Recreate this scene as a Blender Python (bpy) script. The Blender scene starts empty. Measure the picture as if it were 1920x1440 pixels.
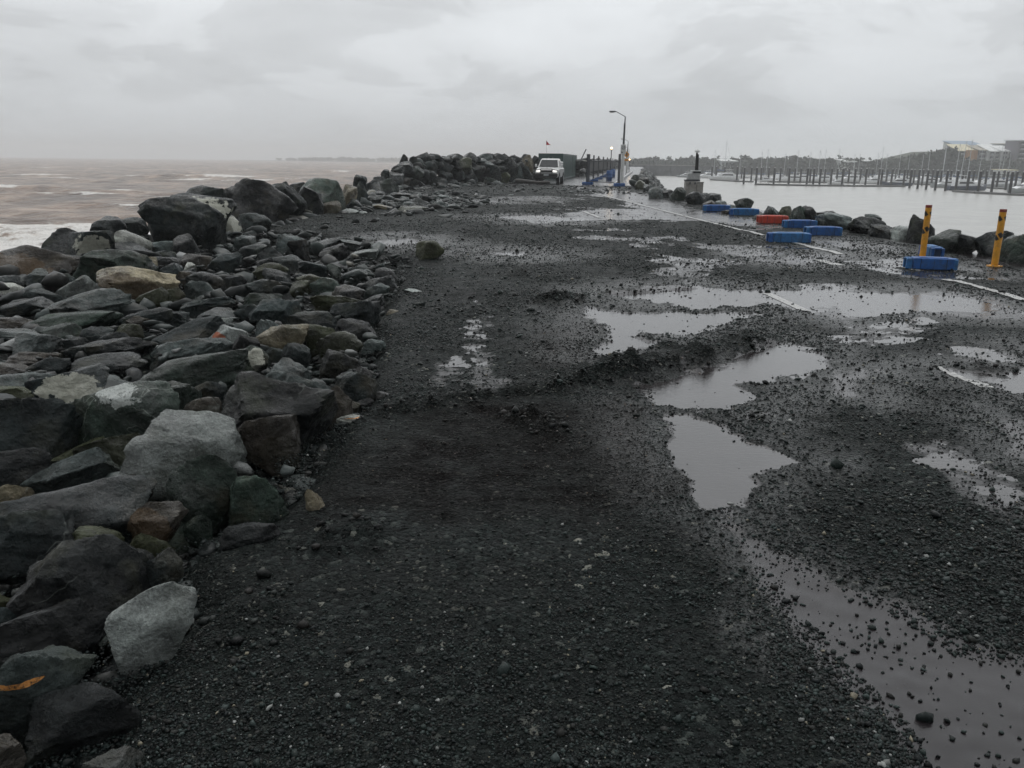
import bpy, bmesh, math, random
import numpy as np
from mathutils import Vector, Matrix

random.seed(7)
RNG = np.random.default_rng(11)
S = bpy.context.scene
COL = S.collection
R = math.radians

# ------------------------------------------------------------------ camera
F = 1495.0                      # focal length in pixels of a 1920 px wide frame
CAM_H = 1.7
PITCH = R(15.62)
ROLL = R(0.62)
_fw = np.array([0, math.cos(PITCH), -math.sin(PITCH)])
_u0 = np.array([0, math.sin(PITCH), math.cos(PITCH)])
_r0 = np.array([1.0, 0, 0])
_rt = _r0 * math.cos(ROLL) + _u0 * math.sin(ROLL)
_up = _u0 * math.cos(ROLL) - _r0 * math.sin(ROLL)
CAM = np.array([0, 0, CAM_H])

cam = bpy.data.cameras.new('camera')
cam.sensor_width = 36.0
cam.lens = F / 1920 * 36.0
cam.clip_start = 0.05
cam.clip_end = 12000
camo = bpy.data.objects.new('camera', cam)
COL.objects.link(camo)
camo.matrix_world = Matrix(((_rt[0], _up[0], -_fw[0], 0), (_rt[1], _up[1], -_fw[1], 0), (_rt[2], _up[2], -_fw[2], CAM_H), (0, 0, 0, 1)))
S.camera = camo


def ray(px, py):
    return _fw + _rt * (px - 960) / F + _up * (720 - py) / F


def at_depth(px, py, d):
    """world point seen at a pixel at optical depth d"""
    return CAM + ray(px, py) * d


def on_plane(px, py, z=0.0):
    r = ray(px, py)
    t = (z - CAM_H) / r[2]
    return CAM + r * t


def depth_on(px, py, z=0.0):
    return (z - CAM_H) / ray(px, py)[2]


# ------------------------------------------------------------------ world, sun, exposure
SUN_EL, SUN_AZ = R(60), R(-14)
S.view_settings.view_transform = 'Standard'
S.view_settings.look = 'None'
S.view_settings.exposure = 0.0
S.view_settings.gamma = 1.0
S.render.film_transparent = False
S.cycles.volume_bounces = 2
S.cycles.max_bounces = 8
S.cycles.diffuse_bounces = 3
S.cycles.glossy_bounces = 3
S.cycles.use_adaptive_sampling = True
S.cycles.adaptive_threshold = 0.02
try:
    S.cycles.use_denoising = True
except Exception:
    pass

W = bpy.data.worlds.new('World')
S.world = W
W.use_nodes = True
nt = W.node_tree
for n in list(nt.nodes):
    nt.nodes.remove(n)


def N(t, ty, **kw):
    n = t.nodes.new(ty)
    for k, v in kw.items():
        if k.startswith('i_'):
            key = k[2:]
            key = int(key) if key.isdigit() else key.replace('_', ' ')
            n.inputs[key].default_value = v
        else:
            setattr(n, k, v)
    return n


def L(t, a, b):
    t.links.new(a, b)


def ramp(t, pts, interp='LINEAR'):
    n = t.nodes.new('ShaderNodeValToRGB')
    cr = n.color_ramp
    cr.interpolation = interp
    while len(cr.elements) < len(pts):
        cr.elements.new(0.5)
    for e, (p, c) in zip(cr.elements, pts):
        e.position = p
        e.color = (*c, 1) if isinstance(c, tuple) else (c, c, c, 1)
    return n


def mth(t, op, a=None, b=None, clamp=False):
    n = t.nodes.new('ShaderNodeMath')
    n.operation = op
    n.use_clamp = clamp
    for i, v in enumerate((a, b)):
        if v is None:
            continue
        if isinstance(v, (int, float)):
            n.inputs[i].default_value = v
        else:
            t.links.new(v, n.inputs[i])
    return n.outputs[0]


def mixc(t, fac, a, b, blend='MIX'):
    n = t.nodes.new('ShaderNodeMix')
    n.data_type = 'RGBA'
    n.blend_type = blend
    for sock, v in ((n.inputs[0], fac), (n.inputs[6], a), (n.inputs[7], b)):
        if isinstance(v, (int, float)):
            sock.default_value = v if sock.type == 'VALUE' else (v, v, v, 1)
        elif isinstance(v, tuple):
            sock.default_value = (*v, 1)
        else:
            t.links.new(v, sock)
    return n.outputs[2]


sky = N(nt, 'ShaderNodeTexSky', sky_type='NISHITA', sun_disc=False, sun_elevation=SUN_EL, sun_rotation=SUN_AZ, dust_density=4.0, air_density=1.0)
hs = N(nt, 'ShaderNodeHueSaturation', i_Saturation=0.15)
L(nt, sky.outputs[0], hs.inputs['Color'])
tc = N(nt, 'ShaderNodeTexCoord')
sep = N(nt, 'ShaderNodeSeparateXYZ')
L(nt, tc.outputs['Generated'], sep.inputs[0])
zc_ = mth(nt, 'MAXIMUM', sep.outputs[2], 0.0)
grad = ramp(nt, [(0.0, (.575, .605, .630)), (.12, (.715, .742, .768)), (.24, (.825, .858, .885)), (.5, (1.0, 1.03, 1.055)), (1.0, (1.12, 1.15, 1.17))])
L(nt, zc_, grad.inputs[0])
den = mth(nt, 'ADD', zc_, 0.22)
comb = N(nt, 'ShaderNodeCombineXYZ')
L(nt, mth(nt, 'DIVIDE', sep.outputs[0], den), comb.inputs[0])
L(nt, mth(nt, 'DIVIDE', sep.outputs[1], den), comb.inputs[1])
L(nt, mth(nt, 'MULTIPLY', zc_, 1.5), comb.inputs[2])
nz1 = N(nt, 'ShaderNodeTexNoise', i_Scale=1.75, i_Detail=6.0, i_Roughness=0.52, i_Distortion=0.35)
nz2 = N(nt, 'ShaderNodeTexNoise', i_Scale=0.55, i_Detail=2.0, i_Roughness=0.5)
L(nt, comb.outputs[0], nz1.inputs['Vector'])
L(nt, comb.outputs[0], nz2.inputs['Vector'])
c1 = ramp(nt, [(.30, .84), (.455, .925), (.480, 1.015), (.55, 1.06), (.70, 1.10)])
c2 = ramp(nt, [(.3, .92), (.7, 1.08)])
L(nt, nz1.outputs[0], c1.inputs[0])
L(nt, nz2.outputs[0], c2.inputs[0])
cl = mixc(nt, 1.0, c1.outputs[0], c2.outputs[0], 'MULTIPLY')
bc = N(nt, 'ShaderNodeCombineXYZ')
L(nt, mth(nt, 'MULTIPLY', sep.outputs[0], 2.6), bc.inputs[0])
L(nt, mth(nt, 'MULTIPLY', sep.outputs[1], 2.6), bc.inputs[1])
L(nt, mth(nt, 'MULTIPLY', zc_, 6.5), bc.inputs[2])
nz3 = N(nt, 'ShaderNodeTexNoise', i_Scale=1.5, i_Detail=7.0, i_Roughness=0.55, i_Distortion=0.25)
L(nt, bc.outputs[0], nz3.inputs['Vector'])
c3 = ramp(nt, [(.40, .945), (.485, .965), (.505, 1.015), (.58, 1.03), (.7, 1.05)])
L(nt, nz3.outputs[0], c3.inputs[0])
cl = mixc(nt, 1.0, cl, c3.outputs[0], 'MULTIPLY')
# clouds fade into even grey rain towards the horizon
fadec = ramp(nt, [(.015, 0.0), (.085, 1.0)])
L(nt, zc_, fadec.inputs[0])
cl = mixc(nt, fadec.outputs[0], 1.0, cl)
cloud = mixc(nt, 1.0, grad.outputs[0], cl, 'MULTIPLY')
# unseen sky behind the viewer, darkened so that camera-facing sides stay dark
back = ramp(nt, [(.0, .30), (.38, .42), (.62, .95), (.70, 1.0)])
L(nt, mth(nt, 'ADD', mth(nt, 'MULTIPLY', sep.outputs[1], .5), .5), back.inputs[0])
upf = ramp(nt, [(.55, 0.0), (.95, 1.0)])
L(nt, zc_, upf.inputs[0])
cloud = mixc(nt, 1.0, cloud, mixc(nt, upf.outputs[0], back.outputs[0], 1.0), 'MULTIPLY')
sc10 = N(nt, 'ShaderNodeVectorMath', operation='SCALE')
L(nt, cloud, sc10.inputs[0])
sc10.inputs['Scale'].default_value = 10.0
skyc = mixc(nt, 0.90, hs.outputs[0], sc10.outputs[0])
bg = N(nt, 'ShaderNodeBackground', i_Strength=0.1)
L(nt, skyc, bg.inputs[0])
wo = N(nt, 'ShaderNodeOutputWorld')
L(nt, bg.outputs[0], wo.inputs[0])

sl = bpy.data.lights.new('sun', 'SUN')
sl.energy = 0.5
sl.angle = R(30)
sl.color = (1.0, .97, .93)
so = bpy.data.objects.new('sun', sl)
COL.objects.link(so)
_sd = Vector((math.sin(SUN_AZ) * math.cos(SUN_EL), math.cos(SUN_AZ) * math.cos(SUN_EL), math.sin(SUN_EL)))
so.rotation_euler = _sd.to_track_quat('Z', 'Y').to_euler()

# ------------------------------------------------------------------ helpers


def tag(o, label=None, cat=None, group=None, kind=None):
    if label:
        o['label'] = label
    if cat:
        o['category'] = cat
    if group:
        o['group'] = group
    if kind:
        o['kind'] = kind
    return o


def empty(name, loc, rz=0.0):
    o = bpy.data.objects.new(name, None)
    COL.objects.link(o)
    o.location = tuple(float(v) for v in loc)
    o.rotation_euler = (0, 0, rz)
    o.empty_display_size = 0.2
    return o


KIDS = {}


def np_mesh(name, v, faces, mat, parent=None, smooth=False, tri=None):
    """faces: (n,k) int array"""
    me = bpy.data.meshes.new(name)
    v = np.asarray(v, dtype=np.float32)
    faces = np.asarray(faces, dtype=np.int32)
    n, k = faces.shape
    me.vertices.add(len(v))
    me.vertices.foreach_set('co', v.ravel())
    me.loops.add(n * k)
    me.loops.foreach_set('vertex_index', faces.ravel())
    me.polygons.add(n)
    me.polygons.foreach_set('loop_start', np.arange(0, n * k, k, dtype=np.int32))
    try:
        me.polygons.foreach_set('loop_total', np.full(n, k, dtype=np.int32))
    except Exception:
        pass
    me.update(calc_edges=True)
    if smooth:
        me.polygons.foreach_set('use_smooth', np.ones(n, dtype=bool))
    if mat:
        me.materials.append(mat)
    o = bpy.data.objects.new(name, me)
    COL.objects.link(o)
    if parent is not None:
        o.parent = parent
        KIDS.setdefault(parent.name, []).append(o)
    return o


def fattr(o, name, vals):
    a = o.data.attributes.new(name, 'FLOAT', 'POINT')
    a.data.foreach_set('value', np.asarray(vals, dtype=np.float32))


def cattr(o, name, vals):
    a = o.data.color_attributes.new(name, 'FLOAT_COLOR', 'POINT')
    v = np.ones((len(vals), 4), dtype=np.float32)
    v[:, :3] = vals
    a.data.foreach_set('color', v.ravel())


class MB:
    def __init__(s):
        s.v, s.f = [], []

    def add(s, vs, fs, M=None):
        b = len(s.v)
        for p in vs:
            p = Vector(p)
            s.v.append(M @ p if M is not None else p)
        for f in fs:
            s.f.append([i + b for i in f])
        return s

    def box(s, c, d, M=None, ch=0.0):
        x, y, z = d[0] / 2, d[1] / 2, d[2] / 2
        if ch <= 0:
            vs = [(c[0] + i * x, c[1] + j * y, c[2] + k * z) for k in (-1, 1) for j in (-1, 1) for i in (-1, 1)]
            fs = [(0, 2, 3, 1), (4, 5, 7, 6), (0, 1, 5, 4), (2, 6, 7, 3), (0, 4, 6, 2), (1, 3, 7, 5)]
            return s.add(vs, fs, M)
        ch = min(ch, x * .9, y * .9, z * .9)
        ring = lambda e, zz: [(c[0] + px, c[1] + py, c[2] + zz) for px, py in
                              ((-x + e, -y), (x - e, -y), (x, -y + e), (x, y - e), (x - e, y), (-x + e, y), (-x, y - e), (-x, -y + e))]
        ins = lambda zz: [(c[0] + px, c[1] + py, c[2] + zz) for px, py in
                          ((-x + 2 * ch, -y + ch), (x - 2 * ch, -y + ch), (x - ch, -y + 2 * ch), (x - ch, y - 2 * ch), (x - 2 * ch, y - ch), (-x + 2 * ch, y - ch), (-x + ch, y - 2 * ch), (-x + ch, -y + 2 * ch))]
        return s.loft([ins(-z), ring(ch, -z + ch), ring(ch, z - ch), ins(z)], M)

    def loft(s, rings, M=None, cap=True):
        n = len(rings[0])
        vs = [p for r_ in rings for p in r_]
        fs = []
        for i in range(len(rings) - 1):
            for j in range(n):
                a, b = i * n + j, i * n + (j + 1) % n
                fs.append((a, b, b + n, a + n))
        if cap:
            fs.append(tuple(range(n - 1, -1, -1)))
            fs.append(tuple((len(rings) - 1) * n + j for j in range(n)))
        return s.add(vs, fs, M)

    def tube(s, a, b, ra, rb=None, n=10, M=None):
        a, b = Vector(a), Vector(b)
        rb = ra if rb is None else rb
        d = (b - a).normalized()
        u = d.orthogonal().normalized()
        w = d.cross(u)
        rings = [[p + (u * math.cos(t) + w * math.sin(t)) * r_ for t in [2 * math.pi * k / n for k in range(n)]] for p, r_ in ((a, ra), (b, rb))]
        return s.loft(rings, M)

    def prism(s, poly, axis, lo, hi, M=None):
        """extrude 2-D polygon along axis ('x','y','z')"""
        def p3(p, h):
            return {'x': (h, p[0], p[1]), 'y': (p[0], h, p[1]), 'z': (p[0], p[1], h)}[axis]
        return s.loft([[p3(p, lo) for p in poly], [p3(p, hi) for p in poly]], M)

    def build(s, name, mat, parent=None, smooth=False):
        me = bpy.data.meshes.new(name)
        me.from_pydata([tuple(v) for v in s.v], [], s.f)
        bm = bmesh.new()
        bm.from_mesh(me)
        bmesh.ops.recalc_face_normals(bm, faces=bm.faces)
        bm.to_mesh(me)
        bm.free()
        if smooth:
            for p in me.polygons:
                p.use_smooth = True
        if mat:
            me.materials.append(mat)
        o = bpy.data.objects.new(name, me)
        COL.objects.link(o)
        if parent is not None:
            o.parent = parent
            KIDS.setdefault(parent.name, []).append(o)
        return o


def copy_tree(o, parent=None):
    c = o.copy()
    COL.objects.link(c)
    if parent is not None:
        c.parent = parent
        KIDS.setdefault(parent.name, []).append(c)
    for ch in KIDS.get(o.name, []):
        copy_tree(ch, c)
    return c


# numpy value noise ----------------------------------------------------------
def _hash(ix, iy, iz, seed):
    h = (ix.astype(np.int64) * 374761393 + iy.astype(np.int64) * 668265263 + iz.astype(np.int64) * 2147483647 + seed * 974634777) & 0xFFFFFFFF
    h = ((h ^ (h >> 13)) * 1274126177) & 0xFFFFFFFF
    h = ((h ^ (h >> 16)) * 2246822519) & 0xFFFFFFFF
    h = h ^ (h >> 15)
    return (h & 0xFFFFFF).astype(np.float64) / float(0xFFFFFF)


def vnoise(x, y, z=None, seed=0):
    x = np.asarray(x, dtype=np.float64)
    y = np.asarray(y, dtype=np.float64)
    z = np.zeros_like(x) if z is None else np.asarray(z, dtype=np.float64)
    ix, iy, iz = np.floor(x), np.floor(y), np.floor(z)
    fx, fy, fz = x - ix, y - iy, z - iz
    sm = lambda t: t * t * t * (t * (t * 6 - 15) + 10)
    fx, fy, fz = sm(fx), sm(fy), sm(fz)
    g = lambda a, b, c: _hash(ix + a, iy + b, iz + c, seed)
    x00 = g(0, 0, 0) * (1 - fx) + g(1, 0, 0) * fx
    x10 = g(0, 1, 0) * (1 - fx) + g(1, 1, 0) * fx
    r0 = x00 * (1 - fy) + x10 * fy
    x01 = g(0, 0, 1) * (1 - fx) + g(1, 0, 1) * fx
    x11 = g(0, 1, 1) * (1 - fx) + g(1, 1, 1) * fx
    r1 = x01 * (1 - fy) + x11 * fy
    return (r0 * (1 - fz) + r1 * fz) * 2 - 1


def vnoise2(x, y, seed=0):
    ix, iy = np.floor(x), np.floor(y)
    fx, fy = x - ix, y - iy
    sm = lambda t: t * t * t * (t * (t * 6 - 15) + 10)
    fx, fy = sm(fx), sm(fy)
    z = np.zeros_like(ix)
    g = lambda a, b: _hash(ix + a, iy + b, z, seed)
    return ((g(0, 0) * (1 - fx) + g(1, 0) * fx) * (1 - fy) + (g(0, 1) * (1 - fx) + g(1, 1) * fx) * fy) * 2 - 1


def fbm2(x, y, octs=4, seed=0, gain=.5):
    a, s, t = 1.0, 0.0, 0.0
    for o in range(octs):
        s = s + a * vnoise2(x * 2 ** o + o * 17.3, y * 2 ** o - o * 9.1, seed + o)
        t += a
        a *= gain
    return s / t


def sstep(a, b, x):
    t = np.clip((x - a) / (b - a), 0, 1)
    return t * t * (3 - 2 * t)


# ------------------------------------------------------------------ materials
def new_mat(name):
    m = bpy.data.materials.new(name)
    m.use_nodes = True
    t = m.node_tree
    b = t.nodes['Principled BSDF']
    return m, t, b


def basic(name, col, rough=.5, metal=0.0, var=.12, scale=6.0, bump=.0, spec=.5, dirt=None):
    m, t, b = new_mat(name)
    tc = N(t, 'ShaderNodeTexCoord')
    nz = N(t, 'ShaderNodeTexNoise', i_Scale=scale, i_Detail=5.0, i_Roughness=.6)
    L(t, tc.outputs['Object'], nz.inputs['Vector'])
    rp = ramp(t, [(.3, tuple(c * (1 - var) for c in col)), (.7, tuple(min(1, c * (1 + var)) for c in col))])
    L(t, nz.outputs[0], rp.inputs[0])
    out = rp.outputs[0]
    if dirt:
        nd = N(t, 'ShaderNodeTexNoise', i_Scale=scale * .6, i_Detail=8.0, i_Roughness=.7)
        L(t, tc.outputs['Object'], nd.inputs['Vector'])
        dr = ramp(t, [(.48, 0.0), (.66, 1.0)])
        L(t, nd.outputs[0], dr.inputs[0])
        out = mixc(t, mth(t, 'MULTIPLY', dr.outputs[0], .7), out, dirt)
    L(t, out, b.inputs['Base Color'])
    b.inputs['Roughness'].default_value = rough
    b.inputs['Metallic'].default_value = metal
    b.inputs['Specular IOR Level'].default_value = spec
    if bump:
        bp = N(t, 'ShaderNodeBump', i_Strength=bump, i_Distance=.01)
        L(t, nz.outputs[0], bp.inputs['Height'])
        L(t, bp.outputs[0], b.inputs['Normal'])
    return m


def emit_mat(name, col, strength):
    m, t, b = new_mat(name)
    b.inputs['Base Color'].default_value = (*col, 1)
    b.inputs['Emission Color'].default_value = (*col, 1)
    b.inputs['Emission Strength'].default_value = strength
    return m


def rock_mat(name, extra=None):
    """wet greywacke; the tint of each stone comes from the colour of its object. extra: lichen / vein / orange / red / warm"""
    m, t, b = new_mat(name)
    tc = N(t, 'ShaderNodeTexCoord')
    oi = N(t, 'ShaderNodeObjectInfo')
    off = N(t, 'ShaderNodeVectorMath', operation='MULTIPLY_ADD')
    L(t, tc.outputs['Object'], off.inputs[0])
    off.inputs[1].default_value = (1, 1, 1)
    cx = N(t, 'ShaderNodeCombineXYZ')
    for i, k in enumerate((37.0, 91.0, 53.0)):
        L(t, mth(t, 'MULTIPLY', oi.outputs['Random'], k), cx.inputs[i])
    L(t, cx.outputs[0], off.inputs[2])
    P = off.outputs[0]

    def nz(scale, det=6.0, ro=.6, dist=0.0):
        n = N(t, 'ShaderNodeTexNoise', i_Scale=scale, i_Detail=det, i_Roughness=ro, i_Distortion=dist)
        L(t, P, n.inputs['Vector'])
        return n.outputs[0]
    big, mid, fine = nz(2.2, 5, .6, .6), nz(9.0, 7, .65), nz(70.0, 4, .7)
    r1 = ramp(t, [(.28, .38), (.5, .9), (.72, 1.75)])
    L(t, big, r1.inputs[0])
    r2 = ramp(t, [(.3, .5), (.7, 1.55)])
    L(t, mid, r2.inputs[0])
    r3 = ramp(t, [(.25, .45), (.75, 1.6)])
    L(t, fine, r3.inputs[0])
    c = mixc(t, 1.0, oi.outputs['Color'], r1.outputs[0], 'MULTIPLY')
    c = mixc(t, 1.0, c, r2.outputs[0], 'MULTIPLY')
    c = mixc(t, 1.0, c, r3.outputs[0], 'MULTIPLY')
    spk = ramp(t, [(.60, 0.0), (.68, 1.0)])
    L(t, nz(26, 5, .75), spk.inputs[0])
    pal = ramp(t, [(.50, 0.0), (.64, 1.0)])
    L(t, nz(1.9, 4, .6, .8), pal.inputs[0])
    c = mixc(t, mth(t, 'MULTIPLY', spk.outputs[0], .40), c, mixc(t, 1.0, oi.outputs['Color'], 3.2, 'MULTIPLY'))
    c = mixc(t, mth(t, 'MULTIPLY', pal.outputs[0], .38), c, mixc(t, 1.0, oi.outputs['Color'], (2.6, 2.7, 2.6), 'MULTIPLY'))
    # faint warm or green weathering in blotches
    wb = ramp(t, [(.52, 0.0), (.68, 1.0)])
    L(t, nz(3.6, 4, .6), wb.inputs[0])
    c = mixc(t, mth(t, 'MULTIPLY', wb.outputs[0], .42), c, mixc(t, oi.outputs['Random'], (.06, .072, .05), (.085, .072, .05)))
    # sparse quartz veins
    vr = ramp(t, [(.492, 0.0), (.4985, 1.0), (.5015, 1.0), (.508, 0.0)])
    L(t, nz(1.6, 3, .5, 1.2), vr.inputs[0])
    br = ramp(t, [(.55, 0.0), (.66, 1.0)])
    L(t, nz(2.9, 3, .5), br.inputs[0])
    vf = mth(t, 'MULTIPLY', vr.outputs[0], br.outputs[0])
    c = mixc(t, mth(t, 'MULTIPLY', vf, .30 if extra != 'vein' else .8), c, (.33, .36, .33))
    if extra == 'vein':
        v2 = ramp(t, [(.488, 0.0), (.5, 1.0), (.512, 0.0)])
        L(t, nz(2.6, 2, .5, 2.0), v2.inputs[0])
        c = mixc(t, mth(t, 'MULTIPLY', v2.outputs[0], .6), c, (.36, .40, .36))
    if extra in ('lichen', 'vein', 'orange', 'red', 'warm'):
        g = N(t, 'ShaderNodeSeparateXYZ')
        L(t, tc.outputs['Generated'], g.inputs[0])

        def blob(cx_, cy_, cz_, rx, ry, rz, namp=.5, nscale=5.0):
            acc = None
            for i, (cc, rr) in enumerate(((cx_, rx), (cy_, ry), (cz_, rz))):
                d = mth(t, 'DIVIDE', mth(t, 'SUBTRACT', g.outputs[i], cc), rr)
                d2 = mth(t, 'MULTIPLY', d, d)
                acc = d2 if acc is None else mth(t, 'ADD', acc, d2)
            nn = N(t, 'ShaderNodeTexNoise', i_Scale=nscale, i_Detail=6.0, i_Roughness=.65)
            L(t, P, nn.inputs['Vector'])
            acc = mth(t, 'ADD', acc, mth(t, 'MULTIPLY', mth(t, 'SUBTRACT', nn.outputs[0], .5), namp * 4))
            rr_ = ramp(t, [(.0, 1.0), (.9, 1.0), (1.0, 0.0)])
            L(t, acc, rr_.inputs[0])
            return rr_.outputs[0]
        lt = ramp(t, [(.3, (.30, .31, .26)), (.55, (.42, .42, .36)), (.75, (.50, .51, .46))])
        L(t, nz(22, 6, .7), lt.inputs[0])
        if extra == 'lichen':
            c = mixc(t, blob(.5, .1, .62, .40, .8, .32, 1.0, 8.0), c, lt.outputs[0])
        elif extra == 'vein':
            chip = ramp(t, [(.34, 0.0), (.47, 1.0)])
            L(t, nz(30, 6, .75), chip.inputs[0])
            c = mixc(t, mth(t, 'MULTIPLY', blob(.55, .3, .88, .17, .4, .11, 1.0, 10.0), chip.outputs[0]), c, (.46, .49, .47))
        elif extra == 'orange':
            chip = ramp(t, [(.36, 0.0), (.50, 1.0)])
            L(t, nz(55, 5, .7), chip.inputs[0])
            c = mixc(t, mth(t, 'MULTIPLY', mth(t, 'MULTIPLY', blob(.40, .24, .80, .20, .40, .026, .12, 9.0), chip.outputs[0]), .95), c, (.74, .33, .10))
        elif extra == 'warm':
            c = mixc(t, mth(t, 'MULTIPLY', blob(.3, .3, .4, .45, .8, .5, .7, 4.0), .75), c, (.085, .058, .034))
        elif extra == 'red':
            c = mixc(t, blob(.32, .1, .6, .13, .5, .22, .6, 9.0), c, (.34, .12, .07))
    L(t, c, b.inputs['Base Color'])
    rr = ramp(t, [(.3, .15), (.7, .40)])
    L(t, mid, rr.inputs[0])
    L(t, rr.outputs[0], b.inputs['Roughness'])
    wetf = ramp(t, [(.38, .05), (.51, .22), (.64, .85)])
    L(t, nz(1.4, 5, .62, .5), wetf.inputs[0])
    L(t, wetf.outputs[0], b.inputs['Specular IOR Level'])
    b1 = N(t, 'ShaderNodeBump', i_Strength=.75, i_Distance=.06)
    L(t, mid, b1.inputs['Height'])
    b2 = N(t, 'ShaderNodeBump', i_Strength=.9, i_Distance=.018)
    L(t, nz(32, 6, .7), b2.inputs['Height'])
    L(t, b1.outputs[0], b2.inputs['Normal'])
    b3 = N(t, 'ShaderNodeBump', i_Strength=.4, i_Distance=.004)
    L(t, fine, b3.inputs['Height'])
    L(t, b2.outputs[0], b3.inputs['Normal'])
    L(t, b3.outputs[0], b.inputs['Normal'])
    return m


ROCK = {None: rock_mat('wet_rock')}
for e in ('lichen', 'vein', 'orange', 'red', 'warm'):
    ROCK[e] = rock_mat('wet_rock_' + e, e)


def ground_mat():
    m, t, b = new_mat('gravel_and_asphalt')
    tc = N(t, 'ShaderNodeTexCoord')
    P = tc.outputs['Object']
    bare = N(t, 'ShaderNodeAttribute', attribute_name='bare').outputs['Fac']
    comp = N(t, 'ShaderNodeAttribute', attribute_name='compact').outputs['Fac']

    def nz(scale, det=5.0, ro=.6):
        n = N(t, 'ShaderNodeTexNoise', i_Scale=scale, i_Detail=det, i_Roughness=ro)
        L(t, P, n.inputs['Vector'])
        return n.outputs[0]

    def vor(scale, out='Color', feat='F1'):
        n = N(t, 'ShaderNodeTexVoronoi', feature=feat, i_Scale=scale)
        L(t, P, n.inputs['Vector'])
        return n
    v1, v2, v3 = vor(38), vor(95), vor(14)
    s1 = N(t, 'ShaderNodeSeparateColor')
    L(t, v1.outputs['Color'], s1.inputs[0])
    s2 = N(t, 'ShaderNodeSeparateColor')
    L(t, v2.outputs['Color'], s2.inputs[0])
    # pebble tints
    p1 = ramp(t, [(0, (.0025, .0036, .0035)), (.6, (.0080, .0112, .0107)), (.93, (.020, .026, .0245)), (.985, (.06, .068, .062)), (1.0, (.22, .22, .19))])
    L(t, s1.outputs[0], p1.inputs[0])
    p2 = ramp(t, [(0, (.002, .0026, .0026)), (.7, (.0080, .0102, .0097)), (.96, (.024, .029, .026)), (1.0, (.16, .16, .14))])
    L(t, s2.outputs[1], p2.inputs[0])
    sel = ramp(t, [(.42, 0.0), (.58, 1.0)])
    L(t, nz(1.3, 3), sel.inputs[0])
    grav = mixc(t, mth(t, 'MULTIPLY', sel.outputs[0], .8), p1.outputs[0], p2.outputs[0])
    big = ramp(t, [(.3, .68), (.7, 1.32)])
    L(t, nz(.55, 5), big.inputs[0])
    grav = mixc(t, 1.0, grav, big.outputs[0], 'MULTIPLY')
    # compacted, tar-stained fines
    pc = ramp(t, [(0, (.0015, .0013, .0013)), (.75, (.0055, .0047, .0045)), (.95, (.016, .0142, .0135)), (1.0, (.085, .08, .075))])
    L(t, s2.outputs[0], pc.inputs[0])
    cf = ramp(t, [(.35, 0.0), (.65, 1.0)])
    L(t, mth(t, 'ADD', mth(t, 'MULTIPLY', comp, .8), mth(t, 'MULTIPLY', mth(t, 'SUBTRACT', nz(3.0, 6), .5), .6)), cf.inputs[0])
    grav = mixc(t, cf.outputs[0], grav, pc.outputs[0])
    # old asphalt below
    asp = ramp(t, [(0, (.013, .0115, .0125)), (.6, (.020, .0172, .0188)), (1.0, (.050, .045, .048))])
    L(t, nz(140, 3, .7), asp.inputs[0])
    ab = ramp(t, [(.3, .75), (.7, 1.25)])
    L(t, nz(.9, 6), ab.inputs[0])
    aspc = mixc(t, 1.0, asp.outputs[0], ab.outputs[0], 'MULTIPLY')
    bf = ramp(t, [(.42, 0.0), (.58, 1.0)])
    L(t, mth(t, 'ADD', bare, mth(t, 'MULTIPLY', mth(t, 'SUBTRACT', nz(9.0, 6, .7), .5), .55)), bf.inputs[0])
    c = mixc(t, bf.outputs[0], grav, aspc)
    L(t, c, b.inputs['Base Color'])
    rg = ramp(t, [(.3, .42), (.7, .68)])
    L(t, nz(6.0, 5), rg.inputs[0])
    ra = ramp(t, [(.3, .10), (.7, .32)])
    L(t, nz(1.7, 6, .65), ra.inputs[0])
    rough_in = mixc(t, bf.outputs[0], mixc(t, N(t, 'ShaderNodeAttribute', attribute_name='damp').outputs['Fac'], rg.outputs[0], .28), ra.outputs[0])
    L(t, rough_in, b.inputs['Roughness'])
    dmp = N(t, 'ShaderNodeAttribute', attribute_name='damp').outputs['Fac']
    dmf = mth(t, 'MULTIPLY', dmp, mth(t, 'MULTIPLY', nz(4.0, 5, .6), 1.5), clamp=True)
    L(t, mixc(t, bf.outputs[0], mixc(t, dmf, mixc(t, cf.outputs[0], .07, .02), .5), .5), b.inputs['Specular IOR Level'])
    inv = mth(t, 'SUBTRACT', 1.0, bf.outputs[0])
    b1 = N(t, 'ShaderNodeBump', i_Distance=.02)
    L(t, mth(t, 'MULTIPLY', inv, .85), b1.inputs['Strength'])
    L(t, mth(t, 'MULTIPLY', v1.outputs['Distance'], -1.0), b1.inputs['Height'])
    b2 = N(t, 'ShaderNodeBump', i_Distance=.008)
    L(t, mth(t, 'MULTIPLY', inv, .8), b2.inputs['Strength'])
    L(t, mth(t, 'MULTIPLY', v2.outputs['Distance'], -1.0), b2.inputs['Height'])
    L(t, b1.outputs[0], b2.inputs['Normal'])
    b3 = N(t, 'ShaderNodeBump', i_Strength=.35, i_Distance=.003)
    L(t, nz(140, 3, .7), b3.inputs['Height'])
    L(t, b2.outputs[0], b3.inputs['Normal'])
    L(t, b3.outputs[0], b.inputs['Normal'])
    return m


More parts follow.
